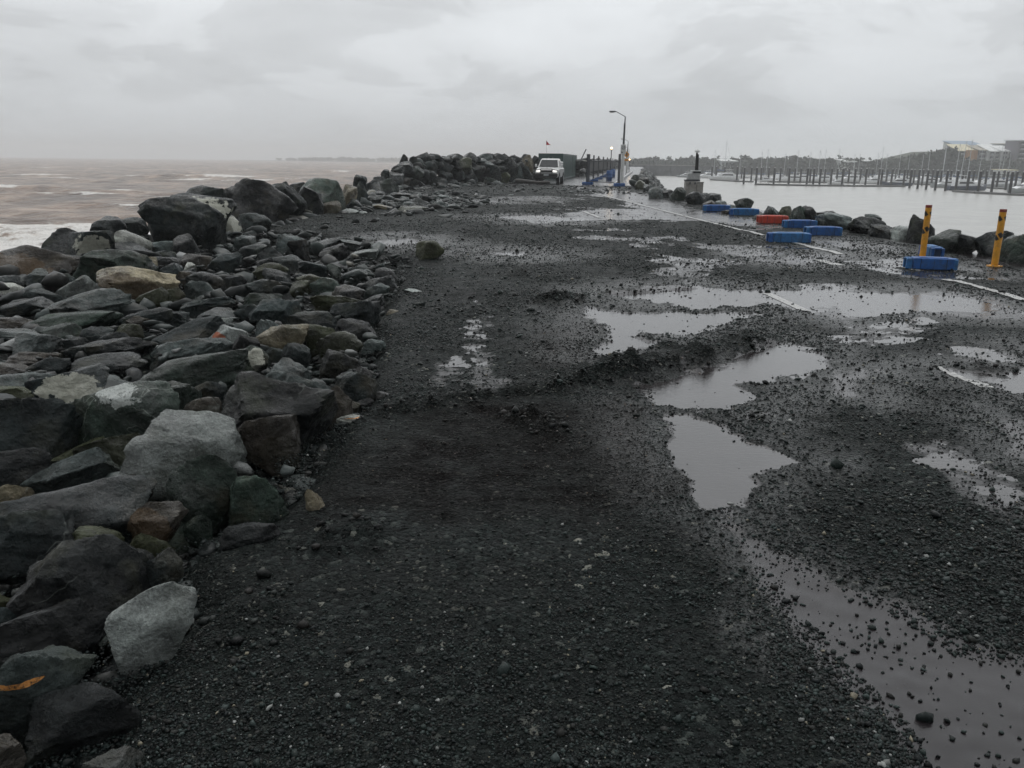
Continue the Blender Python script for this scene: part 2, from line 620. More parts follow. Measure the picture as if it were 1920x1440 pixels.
def puddle_mat():
    m, t, b = new_mat('puddle_water')
    tc = N(t, 'ShaderNodeTexCoord')
    n1 = N(t, 'ShaderNodeTexNoise', i_Scale=26.0, i_Detail=3.0, i_Roughness=.55)
    mp = N(t, 'ShaderNodeMapping')
    mp.inputs['Scale'].default_value = (.7, 1.6, 1)
    L(t, tc.outputs['Object'], mp.inputs[0])
    L(t, mp.outputs[0], n1.inputs['Vector'])
    n2 = N(t, 'ShaderNodeTexNoise', i_Scale=2.2, i_Detail=4.0)
    L(t, tc.outputs['Object'], n2.inputs['Vector'])
    rp = ramp(t, [(.3, (.020, .0175, .018)), (.7, (.036, .032, .033))])
    L(t, n2.outputs[0], rp.inputs[0])
    L(t, rp.outputs[0], b.inputs['Base Color'])
    b.inputs['Roughness'].default_value = .09
    b.inputs['IOR'].default_value = 1.55
    b.inputs['Specular IOR Level'].default_value = .8
    bp = N(t, 'ShaderNodeBump', i_Strength=.30, i_Distance=.006)
    L(t, n1.outputs[0], bp.inputs['Height'])
    L(t, bp.outputs[0], b.inputs['Normal'])
    return m


def sea_mat():
    m, t, b = new_mat('rough_water')
    tc = N(t, 'ShaderNodeTexCoord')
    P = tc.outputs['Object']
    oc = N(t, 'ShaderNodeAttribute', attribute_name='ocean').outputs['Fac']
    fo = N(t, 'ShaderNodeAttribute', attribute_name='foam').outputs['Fac']
    n1 = N(t, 'ShaderNodeTexNoise', i_Scale=.35, i_Detail=7.0, i_Roughness=.62)
    mp = N(t, 'ShaderNodeMapping')
    mp.inputs['Scale'].default_value = (1.0, .8, 1)
    L(t, P, mp.inputs[0])
    L(t, mp.outputs[0], n1.inputs['Vector'])
    n2 = N(t, 'ShaderNodeTexNoise', i_Scale=1.1, i_Detail=8.0, i_Roughness=.7)
    L(t, P, n2.inputs['Vector'])
    ro = ramp(t, [(.32, (.122, .080, .057)), (.5, (.212, .152, .114)), (.68, (.325, .245, .19))])
    L(t, n1.outputs[0], ro.inputs[0])
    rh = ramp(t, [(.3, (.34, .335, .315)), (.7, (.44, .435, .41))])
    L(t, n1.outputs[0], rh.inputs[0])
    n4 = N(t, 'ShaderNodeTexNoise', i_Scale=.11, i_Detail=6.0, i_Roughness=.66, i_Distortion=.5)
    mp4 = N(t, 'ShaderNodeMapping')
    mp4.inputs['Scale'].default_value = (1.1, .9, 1)
    mp4.inputs['Rotation'].default_value = (0, 0, .12)
    L(t, P, mp4.inputs[0])
    L(t, mp4.outputs[0], n4.inputs['Vector'])
    r4 = ramp(t, [(.36, .42), (.48, .9), (.64, 1.6)])  # silt patches, plus dark wave troughs painted into the colour
    L(t, n4.outputs[0], r4.inputs[0])
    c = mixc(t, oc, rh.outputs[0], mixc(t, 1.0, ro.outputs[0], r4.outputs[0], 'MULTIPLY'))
    fr = ramp(t, [(.40, 0.0), (.60, 1.0)])
    L(t, mth(t, 'ADD', fo, mth(t, 'MULTIPLY', mth(t, 'SUBTRACT', n2.outputs[0], .5), 1.5)), fr.inputs[0])
    c = mixc(t, mth(t, 'MULTIPLY', fr.outputs[0], .95), c, (.80, .78, .75))
    L(t, c, b.inputs['Base Color'])
    L(t, mixc(t, fr.outputs[0], mixc(t, oc, .24, .28), .8), b.inputs['Roughness'])
    b.inputs['IOR'].default_value = 1.33
    L(t, mixc(t, oc, .8, .28), b.inputs['Specular IOR Level'])
    bp = N(t, 'ShaderNodeBump', i_Distance=.5)
    L(t, mixc(t, oc, .5, 1.0), bp.inputs['Strength'])
    L(t, mixc(t, oc, .5, 1.6), bp.inputs['Distance'])
    L(t, n1.outputs[0], bp.inputs['Height'])
    b2 = N(t, 'ShaderNodeBump', i_Strength=.35, i_Distance=.05)
    n3 = N(t, 'ShaderNodeTexNoise', i_Scale=2.6, i_Detail=5.0, i_Roughness=.6)
    L(t, mp.outputs[0], n3.inputs['Vector'])
    L(t, n3.outputs[0], b2.inputs['Height'])
    L(t, bp.outputs[0], b2.inputs['Normal'])
    L(t, b2.outputs[0], b.inputs['Normal'])
    return m


def stone_mat():
    m, t, b = new_mat('loose_stone')
    at = N(t, 'ShaderNodeAttribute', attribute_name='tint')
    tc = N(t, 'ShaderNodeTexCoord')
    nz = N(t, 'ShaderNodeTexNoise', i_Scale=90.0, i_Detail=4.0, i_Roughness=.7)
    L(t, tc.outputs['Object'], nz.inputs['Vector'])
    rp = ramp(t, [(.3, .6), (.7, 1.4)])
    L(t, nz.outputs[0], rp.inputs[0])
    L(t, mixc(t, 1.0, at.outputs['Color'], rp.outputs[0], 'MULTIPLY'), b.inputs['Base Color'])
    b.inputs['Roughness'].default_value = .36
    b.inputs['Specular IOR Level'].default_value = .20
    bp = N(t, 'ShaderNodeBump', i_Strength=.5, i_Distance=.004)
    L(t, nz.outputs[0], bp.inputs['Height'])
    L(t, bp.outputs[0], b.inputs['Normal'])
    return m


def paint_mat():
    m, t, b = new_mat('worn_road_paint')
    tc = N(t, 'ShaderNodeTexCoord')
    nz = N(t, 'ShaderNodeTexNoise', i_Scale=30.0, i_Detail=6.0, i_Roughness=.7)
    L(t, tc.outputs['Object'], nz.inputs['Vector'])
    rp = ramp(t, [(.40, (.06, .06, .06)), (.47, (.36, .36, .35)), (.7, (.56, .56, .54))])
    L(t, nz.outputs[0], rp.inputs[0])
    L(t, rp.outputs[0], b.inputs['Base Color'])
    b.inputs['Roughness'].default_value = .35
    return m


M_STONE = stone_mat()
M_BLUE = basic('blue_plastic', (.013, .095, .32), .45, var=.28, scale=11, bump=.25, dirt=(.035, .055, .085))
M_BLUE2 = basic('faded_blue_plastic', (.022, .14, .36), .48, var=.28, scale=11, bump=.25, dirt=(.04, .065, .095))
M_RED = basic('red_plastic', (.52, .055, .025), .4, var=.15, scale=9, bump=.1, dirt=(.16, .03, .02))
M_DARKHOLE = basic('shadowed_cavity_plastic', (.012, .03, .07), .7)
M_YEL = basic('yellow_paint', (.70, .33, .025), .4, var=.14, scale=16, dirt=(.34, .16, .05))
M_REDREF = basic('dull_red_band', (.22, .035, .025), .45)
M_BLACK = basic('black_vinyl', (.012, .012, .012), .45)
M_STEEL = basic('galvanised_steel', (.30, .31, .32), .4, metal=.6, var=.15, scale=20)
M_DKPOLE = basic('weathered_dark_steel', (.055, .058, .065), .5, var=.2, scale=10)
M_WHITEP = basic('white_post_paint', (.66, .67, .66), .4, var=.08, scale=8, dirt=(.42, .42, .40))
M_WHITECAR = basic('white_car_paint', (.72, .73, .73), .25, var=.04, scale=3, dirt=(.55, .54, .51))
M_GLASSD = basic('dark_window_glass', (.022, .027, .03), .16, var=.1, scale=3, spec=.3)
M_TYRE = basic('tyre_rubber', (.02, .02, .02), .7)
M_GREEN = basic('dark_green_steel', (.022, .062, .055), .45, var=.18, scale=1.2, dirt=(.018, .036, .03))
M_GREEN2 = basic('faded_green_steel', (.030, .070, .060), .5, var=.18, scale=1.2, dirt=(.02, .04, .035))
M_PILE = basic('tarred_pile', (.014, .014, .016), .55, var=.25, scale=3)
M_PONT = basic('concrete_pontoon', (.09, .09, .088), .6, var=.2, scale=2)
M_HULLW = basic('white_gelcoat', (.80, .81, .82), .3, var=.06, scale=1)
M_HULLD = basic('navy_gelcoat', (.03, .045, .085), .3, var=.1, scale=1)
M_HULLG = basic('grey_gelcoat', (.36, .38, .39), .35, var=.1, scale=1)
M_CANVAS = basic('blue_canvas', (.05, .09, .17), .8)
M_ALU = basic('mast_aluminium', (.52, .54, .56), .4, metal=.3)
M_CONC = basic('weathered_concrete', (.30, .29, .27), .75, var=.22, scale=4, bump=.2, dirt=(.13, .125, .11))
M_CAB = basic('pale_grey_casing', (.46, .47, .47), .4, var=.08, scale=5, dirt=(.25, .25, .24))
M_SHADE = basic('dark_shade_cloth', (.035, .036, .038), .85, var=.25, scale=5)
M_AMBER = basic('amber_sign_face', (.62, .27, .03), .4)
M_TIMBER = basic('dark_wet_timber', (.030, .026, .023), .5, var=.3, scale=8)

# ------------------------------------------------------------------ ground heights
SEA_Z = -3.3


def cen(y):
    """the breakwater bends to the right past sixty metres"""
    y = np.asarray(y, dtype=np.float64)
    return np.where(y > 56, (y - 56) * .158, 0.0)


def wpoly(pts, z=0.0):
    return np.array([on_plane(px, py, z)[:2] for px, py in pts])


PUD = [wpoly(p) for p in (
    [(1118, 576), (1165, 580), (1300, 588), (1432, 592), (1350, 607), (1270, 617), (1190, 624), (1172, 630), (1215, 639), (1254, 650), (1225, 663), (1180, 672), (1140, 668), (1130, 640), (1122, 605)],
    [(1150, 552), (1280, 541), (1420, 543), (1560, 548), (1640, 560), (1560, 574), (1500, 586), (1440, 574), (1330, 580), (1280, 573), (1200, 560)],
    [(1190, 730), (1260, 712), (1310, 696), (1440, 656), (1500, 645), (1532, 668), (1540, 700), (1470, 715), (1360, 728), (1400, 748), (1370, 761), (1280, 768), (1210, 764)],
    [(1222, 776), (1270, 780), (1330, 803), (1370, 825), (1460, 850), (1512, 868), (1440, 882), (1405, 898), (1412, 916), (1370, 951), (1318, 950), (1298, 930), (1278, 890), (1243, 838)],
    [(930, 408), (1000, 404), (1085, 411), (1095, 416), (1000, 418), (960, 413)],
    [(920, 475), (985, 474), (990, 480), (930, 481)],
    [(695, 452), (765, 448), (775, 457), (710, 460)],
    [(960, 372), (1010, 370), (1010, 377), (965, 378)],
    [(900, 378), (930, 376), (945, 380), (905, 382)],
    [(1880, 690), (1960, 660), (1980, 740), (1890, 745), (1850, 720)],
    [(1755, 688), (1830, 700), (1860, 722), (1800, 715)],
    [(1560, 555), (1700, 552), (1860, 566), (1760, 582), (1620, 592)],
)]
PATCH = [wpoly(p) for p in (
    [(862, 645), (930, 640), (962, 725), (915, 752), (862, 725)],
    [(870, 594), (935, 590), (932, 638), (880, 640)],
    [(870, 555), (915, 560), (905, 582), (870, 576)],
    [(1090, 564), (1128, 564), (1122, 577), (1095, 576)],
    [(800, 690), (870, 640), (880, 700), (840, 760)],
    [(1290, 950), (1350, 950), (1400, 1010), (1340, 1000)],
    [(1560, 600), (1760, 600), (1740, 640), (1560, 650)],
)]
# asphalt swept nearly clear of gravel, a wet film over it
WETA = [wpoly(p) for p in (
    [(1305, 940), (1375, 945), (1420, 1000), (1480, 1040), (1570, 1085), (1700, 1125), (1790, 1195), (1900, 1230), (2100, 1260), (2100, 1600), (1730, 1600), (1660, 1420), (1560, 1300), (1490, 1225), (1430, 1125), (1390, 1045), (1345, 990)],
    [(1480, 548), (1620, 545), (1780, 548), (1920, 560), (1920, 600), (1700, 592), (1600, 606), (1500, 590), (1420, 570)],
    [(1850, 780), (1940, 790), (1960, 870), (1870, 860)],
    [(1560, 700), (1680, 690), (1650, 760), (1560, 750)],
    [(1430, 470), (1600, 480), (1560, 500), (1400, 492)],
    [(1500, 450), (1640, 452), (1720, 476), (1640, 480), (1540, 466)],
    [(1760, 470), (1860, 468), (1950, 490), (1900, 520), (1800, 490)],
    [(1380, 775), (1460, 770), (1440, 800), (1390, 800)],
    [(1540, 690), (1400, 800), (1450, 790)],
    [(1400, 1180), (1450, 1190), (1440, 1240)],
)]
# clear asphalt on the harbour side, further up the road
ASPH = [wpoly(p) for p in (
    [(1100, 364), (1140, 362), (1240, 377), (1330, 397), (1420, 412), (1470, 424), (1400, 424), (1330, 415), (1260, 413), (1180, 413), (1060, 412), (1040, 404), (1110, 392), (1190, 392), (1160, 376)],
    [(1150, 356), (1250, 372), (1300, 384), (1240, 384), (1120, 362)],
    [(985, 343), (1165, 343), (1180, 330), (1165, 312), (1150, 312), (1100, 335), (1050, 340)],
)]
COMPACT = wpoly([(700, 780), (880, 745), (960, 738), (1060, 745), (1180, 728), (1215, 770), (1240, 850), (1290, 930), (1200, 1000), (1000, 1010), (760, 1040), (560, 1030), (520, 960), (620, 900)])
COMPACT2 = wpoly([(420, 1500), (520, 1200), (800, 1130), (1150, 1120), (1350, 1250), (1450, 1500)])
COMPACT3 = wpoly([(1010, 590), (1110, 580), (1130, 660), (1180, 690), (1060, 720), (960, 700)])

# edge between the gravel road and the rock heap, in the ground plane
_edge_px = [(150, 1480), (215, 1275), (372, 1130), (345, 1040), (430, 1000), (555, 935), (600, 868), (632, 806), (700, 762), (715, 700), (705, 640), (712, 600), (735, 560), (760, 520), (770, 480), (700, 455), (600, 440), (500, 436)]
_ep = np.array([on_plane(*p)[:2] for p in _edge_px])


def edge_x(y):
    y = np.asarray(y, dtype=np.float64)
    o = np.argsort(_ep[:, 1])
    e = np.interp(y, _ep[o, 1], _ep[o, 0])
    yl = _ep[:, 1].max()
    return np.where(y > yl, np.maximum(e - (y - yl) * .4, -6.2), e) + cen(y)


def poly_sd(x, y, P):
    """signed distance to a polygon, positive inside"""
    d = np.full(x.shape, 1e9)
    ins = np.zeros(x.shape, dtype=bool)
    n = len(P)
    for i in range(n):
        ax, ay = P[i]
        bx, by = P[(i + 1) % n]
        ex, ey = bx - ax, by - ay
        wx, wy = x - ax, y - ay
        t = np.clip((wx * ex + wy * ey) / (ex * ex + ey * ey + 1e-12), 0, 1)
        d = np.minimum(d, (wx - ex * t) ** 2 + (wy - ey * t) ** 2)
        c = (ay > y) != (by > y)
        with np.errstate(divide='ignore', invalid='ignore'):
            xi = ax + (y - ay) / (by - ay + (1e-12 if by == ay else 0)) * ex
        ins ^= c & (x < xi)
    d = np.sqrt(d)
    return np.where(ins, d, -d)


LIPS = []
for p0, p1, hh in (((640, 800), (880, 752), .022), ((880, 752), (1060, 737), .03), ((1060, 729), (1200, 712), .045), ((1190, 711), (1330, 678), .05), ((1320, 680), (1450, 640), .035), ((1000, 572), (1100, 566), .03), ((1150, 553), (1300, 541), .02)):
    LIPS.append((on_plane(*p0)[:2], on_plane(*p1)[:2], hh))
MOUNDS = []   # (x, y, rx, ry, h)
for px, py, wpx, hy, h in ((985, 783, 110, .16, .07), (1030, 800, 60, .10, .05), (1045, 566, 80, .20, .06), (975, 515, 60, .25, .05), (1850, 686, 75, .14, .06), (1440, 775, 70, .12, .04),
                           (1240, 655, 50, .12, .03), (1160, 700, 140, .16, .05), (1300, 690, 160, .12, .05), (1060, 728, 70, .10, .05), (870, 758, 160, .15, .03), (1260, 548, 60, .2, .05), (1420, 720, 60, .1, .02),
                           (1730, 690, 60, .15, .03), (1200, 776, 60, .08, .03), (1410, 648, 90, .12, .05), (650, 1000, 140, .15, .05), (480, 1150, 140, .2, .05)):
    p = on_plane(px, py, 0.03)
    d = depth_on(px, py, 0.03)
    MOUNDS.append((p[0], p[1], wpx * .5 * d / F, hy, h))


def ground(x, y, fine=True):
    """height, bare asphalt share, compaction for points of the breakwater top"""
    x = np.asarray(x, dtype=np.float64)
    y = np.asarray(y, dtype=np.float64)
    s = x - cen(y)
    ya = np.maximum(np.abs(y), 1.0)
    wa = np.clip(.035 * ya, .05, .8)
    wx = x + wa * (fbm2(x * 2.1 / np.sqrt(wa * 6), y * 2.1 / np.sqrt(wa * 6), 3, 3) * .8 + .45 * fbm2(x * 9, y * 9, 3, 30))
    wy = y + wa * 1.3 * (fbm2(x * 2.1 / np.sqrt(wa * 6) + 50, y * 2.1 / np.sqrt(wa * 6), 3, 5) * .8 + .45 * fbm2(x * 9 + 7, y * 9, 3, 31))
    near = (y > 0) & (y < 75) & (np.abs(s) < 14)
    pud = np.full(x.shape, -9.0)
    wet = np.full(x.shape, -9.0)
    asp = np.full(x.shape, -9.0)
    pat = np.full(x.shape, -9.0)
    cmp_ = np.full(x.shape, -9.0)
    qx, qy = wx[near], wy[near]
    if qx.size:
        for tgt, lst in ((pud, PUD), (wet, WETA), (asp, ASPH), (pat, PATCH), (cmp_, (COMPACT, COMPACT3))):
            cur = tgt[near]
            for P in lst:
                lo, hi = P.min(0) - 1.5, P.max(0) + 1.5
                k = (qx > lo[0]) & (qx < hi[0]) & (qy > lo[1]) & (qy < hi[1])
                if k.any():
                    cur[k] = np.maximum(cur[k], poly_sd(qx[k], qy[k], P))
            tgt[near] = cur
    edge_w = np.clip(.018 * ya, .03, .3)
    pm = sstep(-edge_w * 1.5, edge_w * 1.1, pud)
    wm = sstep(-edge_w * 3, edge_w * 4, wet)
    am = sstep(-edge_w * 2, edge_w * 2, asp)
    cm = sstep(-.55, .5, cmp_ + .35 * fbm2(x * 1.7, y * 1.7, 4, 88)) * .7
    n_lo = fbm2(x * .8, y * .8, 4, 9)
    n_mid = fbm2(x * 4.5, y * 4.5, 4, 14)
    # gravel blanket
    z = .030 + .014 * n_lo + .014 * n_mid
    z = z + .006 * fbm2(x * 22, y * 22, 3, 21) if fine else z
    z = z - .008 * cm
    if fine:
        z = z + cm * .0045 * np.sin((y + .12 * x + .06 * fbm2(x * 1.5, y * 1.5, 3, 66)) * 2 * math.pi / .115) * (.5 + .5 * n_mid)
    for mx, my, rx, ry, h in MOUNDS:
        q = ((x - mx) / rx) ** 2 + ((y - my) / ry) ** 2
        k = q < 4
        if k.any():
            nn = .65 + .7 * fbm2(x[k] * 14, y[k] * 14, 3, 77)
            z[k] += 1.5 * h * np.exp(-q[k] * 1.3) * nn
    # puddled right-hand side: thinner blanket, broken by low spots
    right = sstep(-.5, 2.2, s) * sstep(2.5, 4.0, y)
    z = z - .012 * right
    low = sstep(.12, .46, fbm2(x * 1.1 + 3, y * .7, 4, 41)) * right
    z = z - .018 * low
    wetz = .0065 + .005 * n_mid + .004 * fbm2(x * 14, y * 14, 3, 55)
    z = z * (1 - wm) + wetz * wm
    z = z * (1 - am) + (.008 + .003 * n_mid + .003 * n_lo) * am
    pt = sstep(-edge_w * 1.2, edge_w * 1.2, pat)
    z = z * (1 - pt) + (-.0005 + .010 * n_mid + .012 * fbm2(x * 17, y * 17, 3, 56)) * pt
    z = z * (1 - pm) + (-.012 + .007 * n_mid) * pm
    # raised lip of scraped gravel across the road
    for (ax, ay), (bx, by), hgt in LIPS:
        ex, ey = bx - ax, by - ay
        l2 = ex * ex + ey * ey
        k = (np.abs(x - (ax + bx) / 2) < 2.0) & (np.abs(y - (ay + by) / 2) < 1.8)
        if not k.any():
            continue
        u = ((x[k] - ax) * ex + (y[k] - ay) * ey) / l2
        off = ((x[k] - ax) * -ey + (y[k] - ay) * ex) / math.sqrt(l2)
        end = sstep(-.08, .06, u) * sstep(1.08, .94, u)
        off = off + .05 * fbm2(x[k] * 5, y[k] * 5, 3, 15)
        prof = np.where(off < 0, np.exp(-(off / .05) ** 2), np.exp(-(off / .45) ** 2))
        z[k] = z[k] + 2.6 * hgt * prof * end * (.75 + .5 * fbm2(x[k] * 9, y[k] * 9, 3, 16))
    bare = np.clip(np.maximum.reduce([pm, wm * .86, am, low * .55, pt * .5]), 0, 1)
    # far lane: clearer asphalt beyond the edge line
    lane = sstep(5.9, 7.2, s + (y - 10) * .058) * sstep(9, 14, y) * (1 - sstep(70, 90, y))
    lane = lane * (.45 + .8 * fbm2(x * .5, y * 1.3, 4, 61))
    lane = np.clip(lane, 0, 1)
    z = z - .009 * lane
    bare = np.maximum(bare, lane * .75)
    bare = np.maximum(bare, sstep(58, 64, y))
    # rock heap side
    ex = edge_x(y)
    t = x - ex
    r_ = sstep(.25, -.55, t)
    z = z * (1 - r_) + (-.34 + .10 * n_lo + .04 * n_mid) * r_
    bare = bare * (1 - r_)
    # shoulders down to the water
    zl = -(-7.6 - s) * .62
    er = 8.9 - 1.0 * sstep(52, 62, y)
    zr = -(s - er) * .66
    z = np.where(s < -7.6, np.maximum(np.minimum(z, z + zl) + .12 * n_lo, -9), z)
    z = np.where(s > er, np.maximum(z + zr + .10 * n_lo, -9), z)
    damp = np.maximum(sstep(-edge_w * 7, 0, pud), sstep(-edge_w * 5, 0, wet)) * (1 - pm) * (1 - sstep(.05, .085, z))
    ground.damp = damp
    return z, bare, cm


def build_ground():
    ys = [-40, -20, -10, -5, -2.5, -1.2, -.4, 0.2]
    y = 0.6
    while y < 420:
        ys.append(y)
        y += max(.018, .0056 * y)
    ys = np.array(ys)
    nc = 520
    u = np.linspace(-1, 1, nc)
    X = np.zeros((len(ys), nc))
    for i, y in enumerate(ys):
        half = 19.0
        ab = .0054 * max(abs(y), 1.6) * nc / 2
        if ab >= half:
            xs = half * u
        else:
            lo, hi = 1e-3, 12
            for _ in range(40):
                b = (lo + hi) / 2
                if ab / b * math.sinh(b) < half:
                    lo = b
                else:
                    hi = b
            xs = ab / b * np.sinh(b * u)
        X[i] = xs + .9 + float(cen(y))
    Y = np.repeat(ys[:, None], nc, 1)
    z, bare, cm = ground(X.ravel(), Y.ravel())
    idx = np.arange(len(ys) * nc).reshape(len(ys), nc)
    f = np.stack([idx[:-1, :-1], idx[:-1, 1:], idx[1:, 1:], idx[1:, :-1]], -1).reshape(-1, 4)
    o = np_mesh('gravel_road_ground', np.stack([X.ravel(), Y.ravel(), z], 1), f, ground_mat(), smooth=True)
    fattr(o, 'bare', bare)
    fattr(o, 'compact', cm)
    fattr(o, 'damp', ground.damp)
    tag(o, 'dark gravel and wet asphalt surface of the breakwater road', kind='structure')


build_ground()


def build_puddles():
    xs = np.arange(-1.8, 9.4, .35)
    ys = np.concatenate([np.arange(1.0, 20, .35), np.arange(20, 62, .8)])
    X, Y = np.meshgrid(xs, ys)
    keep = X > edge_x(Y) + .35
    idx = np.arange(X.size).reshape(X.shape)
    q = np.stack([idx[:-1, :-1], idx[:-1, 1:], idx[1:, 1:], idx[1:, :-1]], -1).reshape(-1, 4)
    kv = keep.ravel()
    q = q[kv[q].all(1)]
    o = np_mesh('puddle_water', np.stack([X.ravel(), Y.ravel(), np.zeros(X.size)], 1), q, puddle_mat())
    tag(o, 'shallow rain puddles lying in hollows of the road', kind='structure')


build_puddles()


# ------------------------------------------------------------------ sea and harbour water (one sheet)
def build_sea():
    fine = np.radians(np.arange(-42, 42.01, .14))
    rest = np.radians(np.linspace(42, 318, 40)[1:-1])
    ang = np.concatenate([fine, rest])
    rs = [9.0]
    while rs[-1] < 2600:
        rs.append(rs[-1] + max(.45, rs[-1] * .0085))
    rs = np.array(rs)
    A, Rr = np.meshgrid(ang, rs)
    X, Y = Rr * np.sin(A), Rr * np.cos(A)
    s = X - cen(Y)
    oc = sstep(4, -4, s)
    oc = np.where(Y < 0, (X < 0) * 1.0, oc)
    z = np.zeros_like(X)
    # wind sea running towards the wall
    for lam, amp, d in ((38, .50, -14), (24, .60, 8), (15, .50, -24), (9.3, .36, 20), (6.1, .20, -5), (4.0, .11, 30)):
        a = R(d)
        k = 2 * math.pi / lam
        ph = k * (X * math.sin(a) + Y * math.cos(a)) + 2.4 * fbm2(X / lam * .35, Y / lam * .35, 2, int(lam))
        w = 1 - np.abs(np.sin(ph * .5))
        ok = np.clip((lam / 3.2 - Rr * .0085) / (lam / 3.2), 0, 1)
        z += amp * (w * 1.6 - .55) * ok * (.6 + .8 * fbm2(X / 40, Y / 30, 2, 70 + int(lam)))
    crest = z.copy()
    z = z * oc + (1 - oc) * .015 * fbm2(X * .5, Y * 1.1, 3, 8)
    streak = fbm2(X * .11, Y * .075, 4, 90)
    cr_ = crest + .25 * fbm2(X * .09, Y * .3, 4, 33)
    sel = (Rr > 30) & (Rr < 400) & (X < -5)
    q1, q2 = np.quantile(cr_[sel], [.80, .95])
    caps = sstep(q1, q2, cr_) * sstep(-.12, .25, streak)
    shore = sstep(-84, -52, s + 6 * fbm2(X * .08, Y * .08, 3, 4)) * (1 - sstep(56, 76, Y + 9 * fbm2(X * .1, Y * .1, 3, 12)))
    shore = np.maximum(shore, sstep(-20, -12, s + 3 * fbm2(X * .1, Y * .1, 3, 13)))
    rows = np.zeros_like(X)
    for y0, x0, x1, th in ((93, -54, -30, 2.6), (84, -48, -30, 2.0), (190, -100, -42, 5), (205, -60, -38, 4), (150, -130, -85, 3.0), (118, -95, -60, 2.4), (260, -140, -60, 5), (330, -150, -100, 6)):
        m_ = np.exp(-((Y - y0 - .05 * X + 3 * fbm2(X * .07, Y * .02, 3, int(y0))) / th) ** 2) * sstep(x0 - 6, x0 + 4, X) * sstep(x1 + 6, x1 - 4, X)
        rows = np.maximum(rows, m_ * (.34 + .5 * fbm2(X * .2, Y * .5, 3, 44)))
    foam = np.clip(np.maximum.reduce([caps * .66, shore * (.74 + .40 * fbm2(X * .22, Y * .5, 4, 27)), rows]), 0, 1) * oc
    z += .12 * shore * oc * (fbm2(X * .5, Y * .5, 3, 19))
    idx = np.arange(X.size).reshape(X.shape)
    idn = np.concatenate([idx, idx[:, :1]], 1)
    q = np.stack([idn[:-1, :-1], idn[:-1, 1:], idn[1:, 1:], idn[1:, :-1]], -1).reshape(-1, 4)
    o = np_mesh('sea_water', np.stack([X.ravel(), Y.ravel(), SEA_Z + z.ravel()], 1), q, sea_mat(), smooth=True)
    fattr(o, 'ocean', oc.ravel())
    fattr(o, 'foam', foam.ravel())
    tag(o, 'brown choppy sea on the left and calm grey harbour on the right', kind='structure')


build_sea()

# ------------------------------------------------------------------ rocks
_ICO = {}


def ico(sub):
    if sub not in _ICO:
        bm = bmesh.new()
        bmesh.ops.create_icosphere(bm, subdivisions=sub, radius=1.0)
        v = np.array([p.co[:] for p in bm.verts])
        f = np.array([[q.index for q in p.verts] for p in bm.faces])
        bm.free()
        _ICO[sub] = (v / np.linalg.norm(v, axis=1)[:, None], f)
    return _ICO[sub]


def rock_verts(seed, sub=4, slab=.3, sharp=75.0, rough=1.0):
    """unit rock, extents -1..1 on every axis"""
    rg = np.random.default_rng(seed)
    d, f = ico(sub)
    pl = []
    ax = np.eye(3)
    for i in range(3):
        for sg in (-1, 1):
            n = ax[i] * sg + rg.normal(0, .46, 3)
            pl.append((n / np.linalg.norm(n), rg.uniform(.56, .92)))
    for _ in range(int(rg.integers(4, 10))):
        n = rg.normal(0, 1, 3)
        n[2] = abs(n[2]) * (1 if rg.random() < .7 else -1)
        pl.append((n / np.linalg.norm(n), rg.uniform(.52, .88)))
    rr = []
    for n, dd in pl:
        c = d @ n
        rr.append(np.where(c > .12, dd / np.maximum(c, .12), 9.0))
    rr.append(np.full(len(d), rg.uniform(1.05, 1.25)))
    rr = np.array(rr)
    mn = rr.min(0)
    r = mn - np.log(np.exp(-sharp * (rr - mn)).sum(0)) / sharp
    v = d * r[:, None]
    o = rg.uniform(-50, 50, 3)
    p = v + o
    nn = np.zeros(len(v))
    for fr, am in ((1.3, .085), (3.1, .045), (7.0, .03), (15, .02), (31, .012)) + (((62, .008),) if sub > 4 else ()):
        nn += am * rough * vnoise(p[:, 0] * fr, p[:, 1] * fr, p[:, 2] * fr, int(seed) % 97)
    # chipped ledges
    led = vnoise(p[:, 0] * 2.1, p[:, 1] * 2.1, p[:, 2] * 4.2, 5)
    nn += .05 * rough * np.round(led * 2.5) / 2.5
    v = v * (1 + nn)[:, None]
    lo, hi = v.min(0), v.max(0)
    v = (v - (lo + hi) / 2) / ((hi - lo) / 2)
    return v, f


TINT = {
    'd': ((.014, .0185, .0190), 'dark blue-grey'), 'k': ((.007, .0082, .0086), 'nearly black'), 'g': ((.022, .032, .026), 'green-grey'),
    'o': ((.034, .038, .022), 'olive'), 't': ((.105, .092, .064), 'tan'), 'b': ((.030, .026, .021), 'brown'),
    'p': ((.175, .192, .184), 'pale grey'), 'w': ((.36, .37, .34), 'whitish'), 'm': ((.042, .052, .051), 'mid grey'),
}
ROCKS = []
COUNT = {'rock': 0}


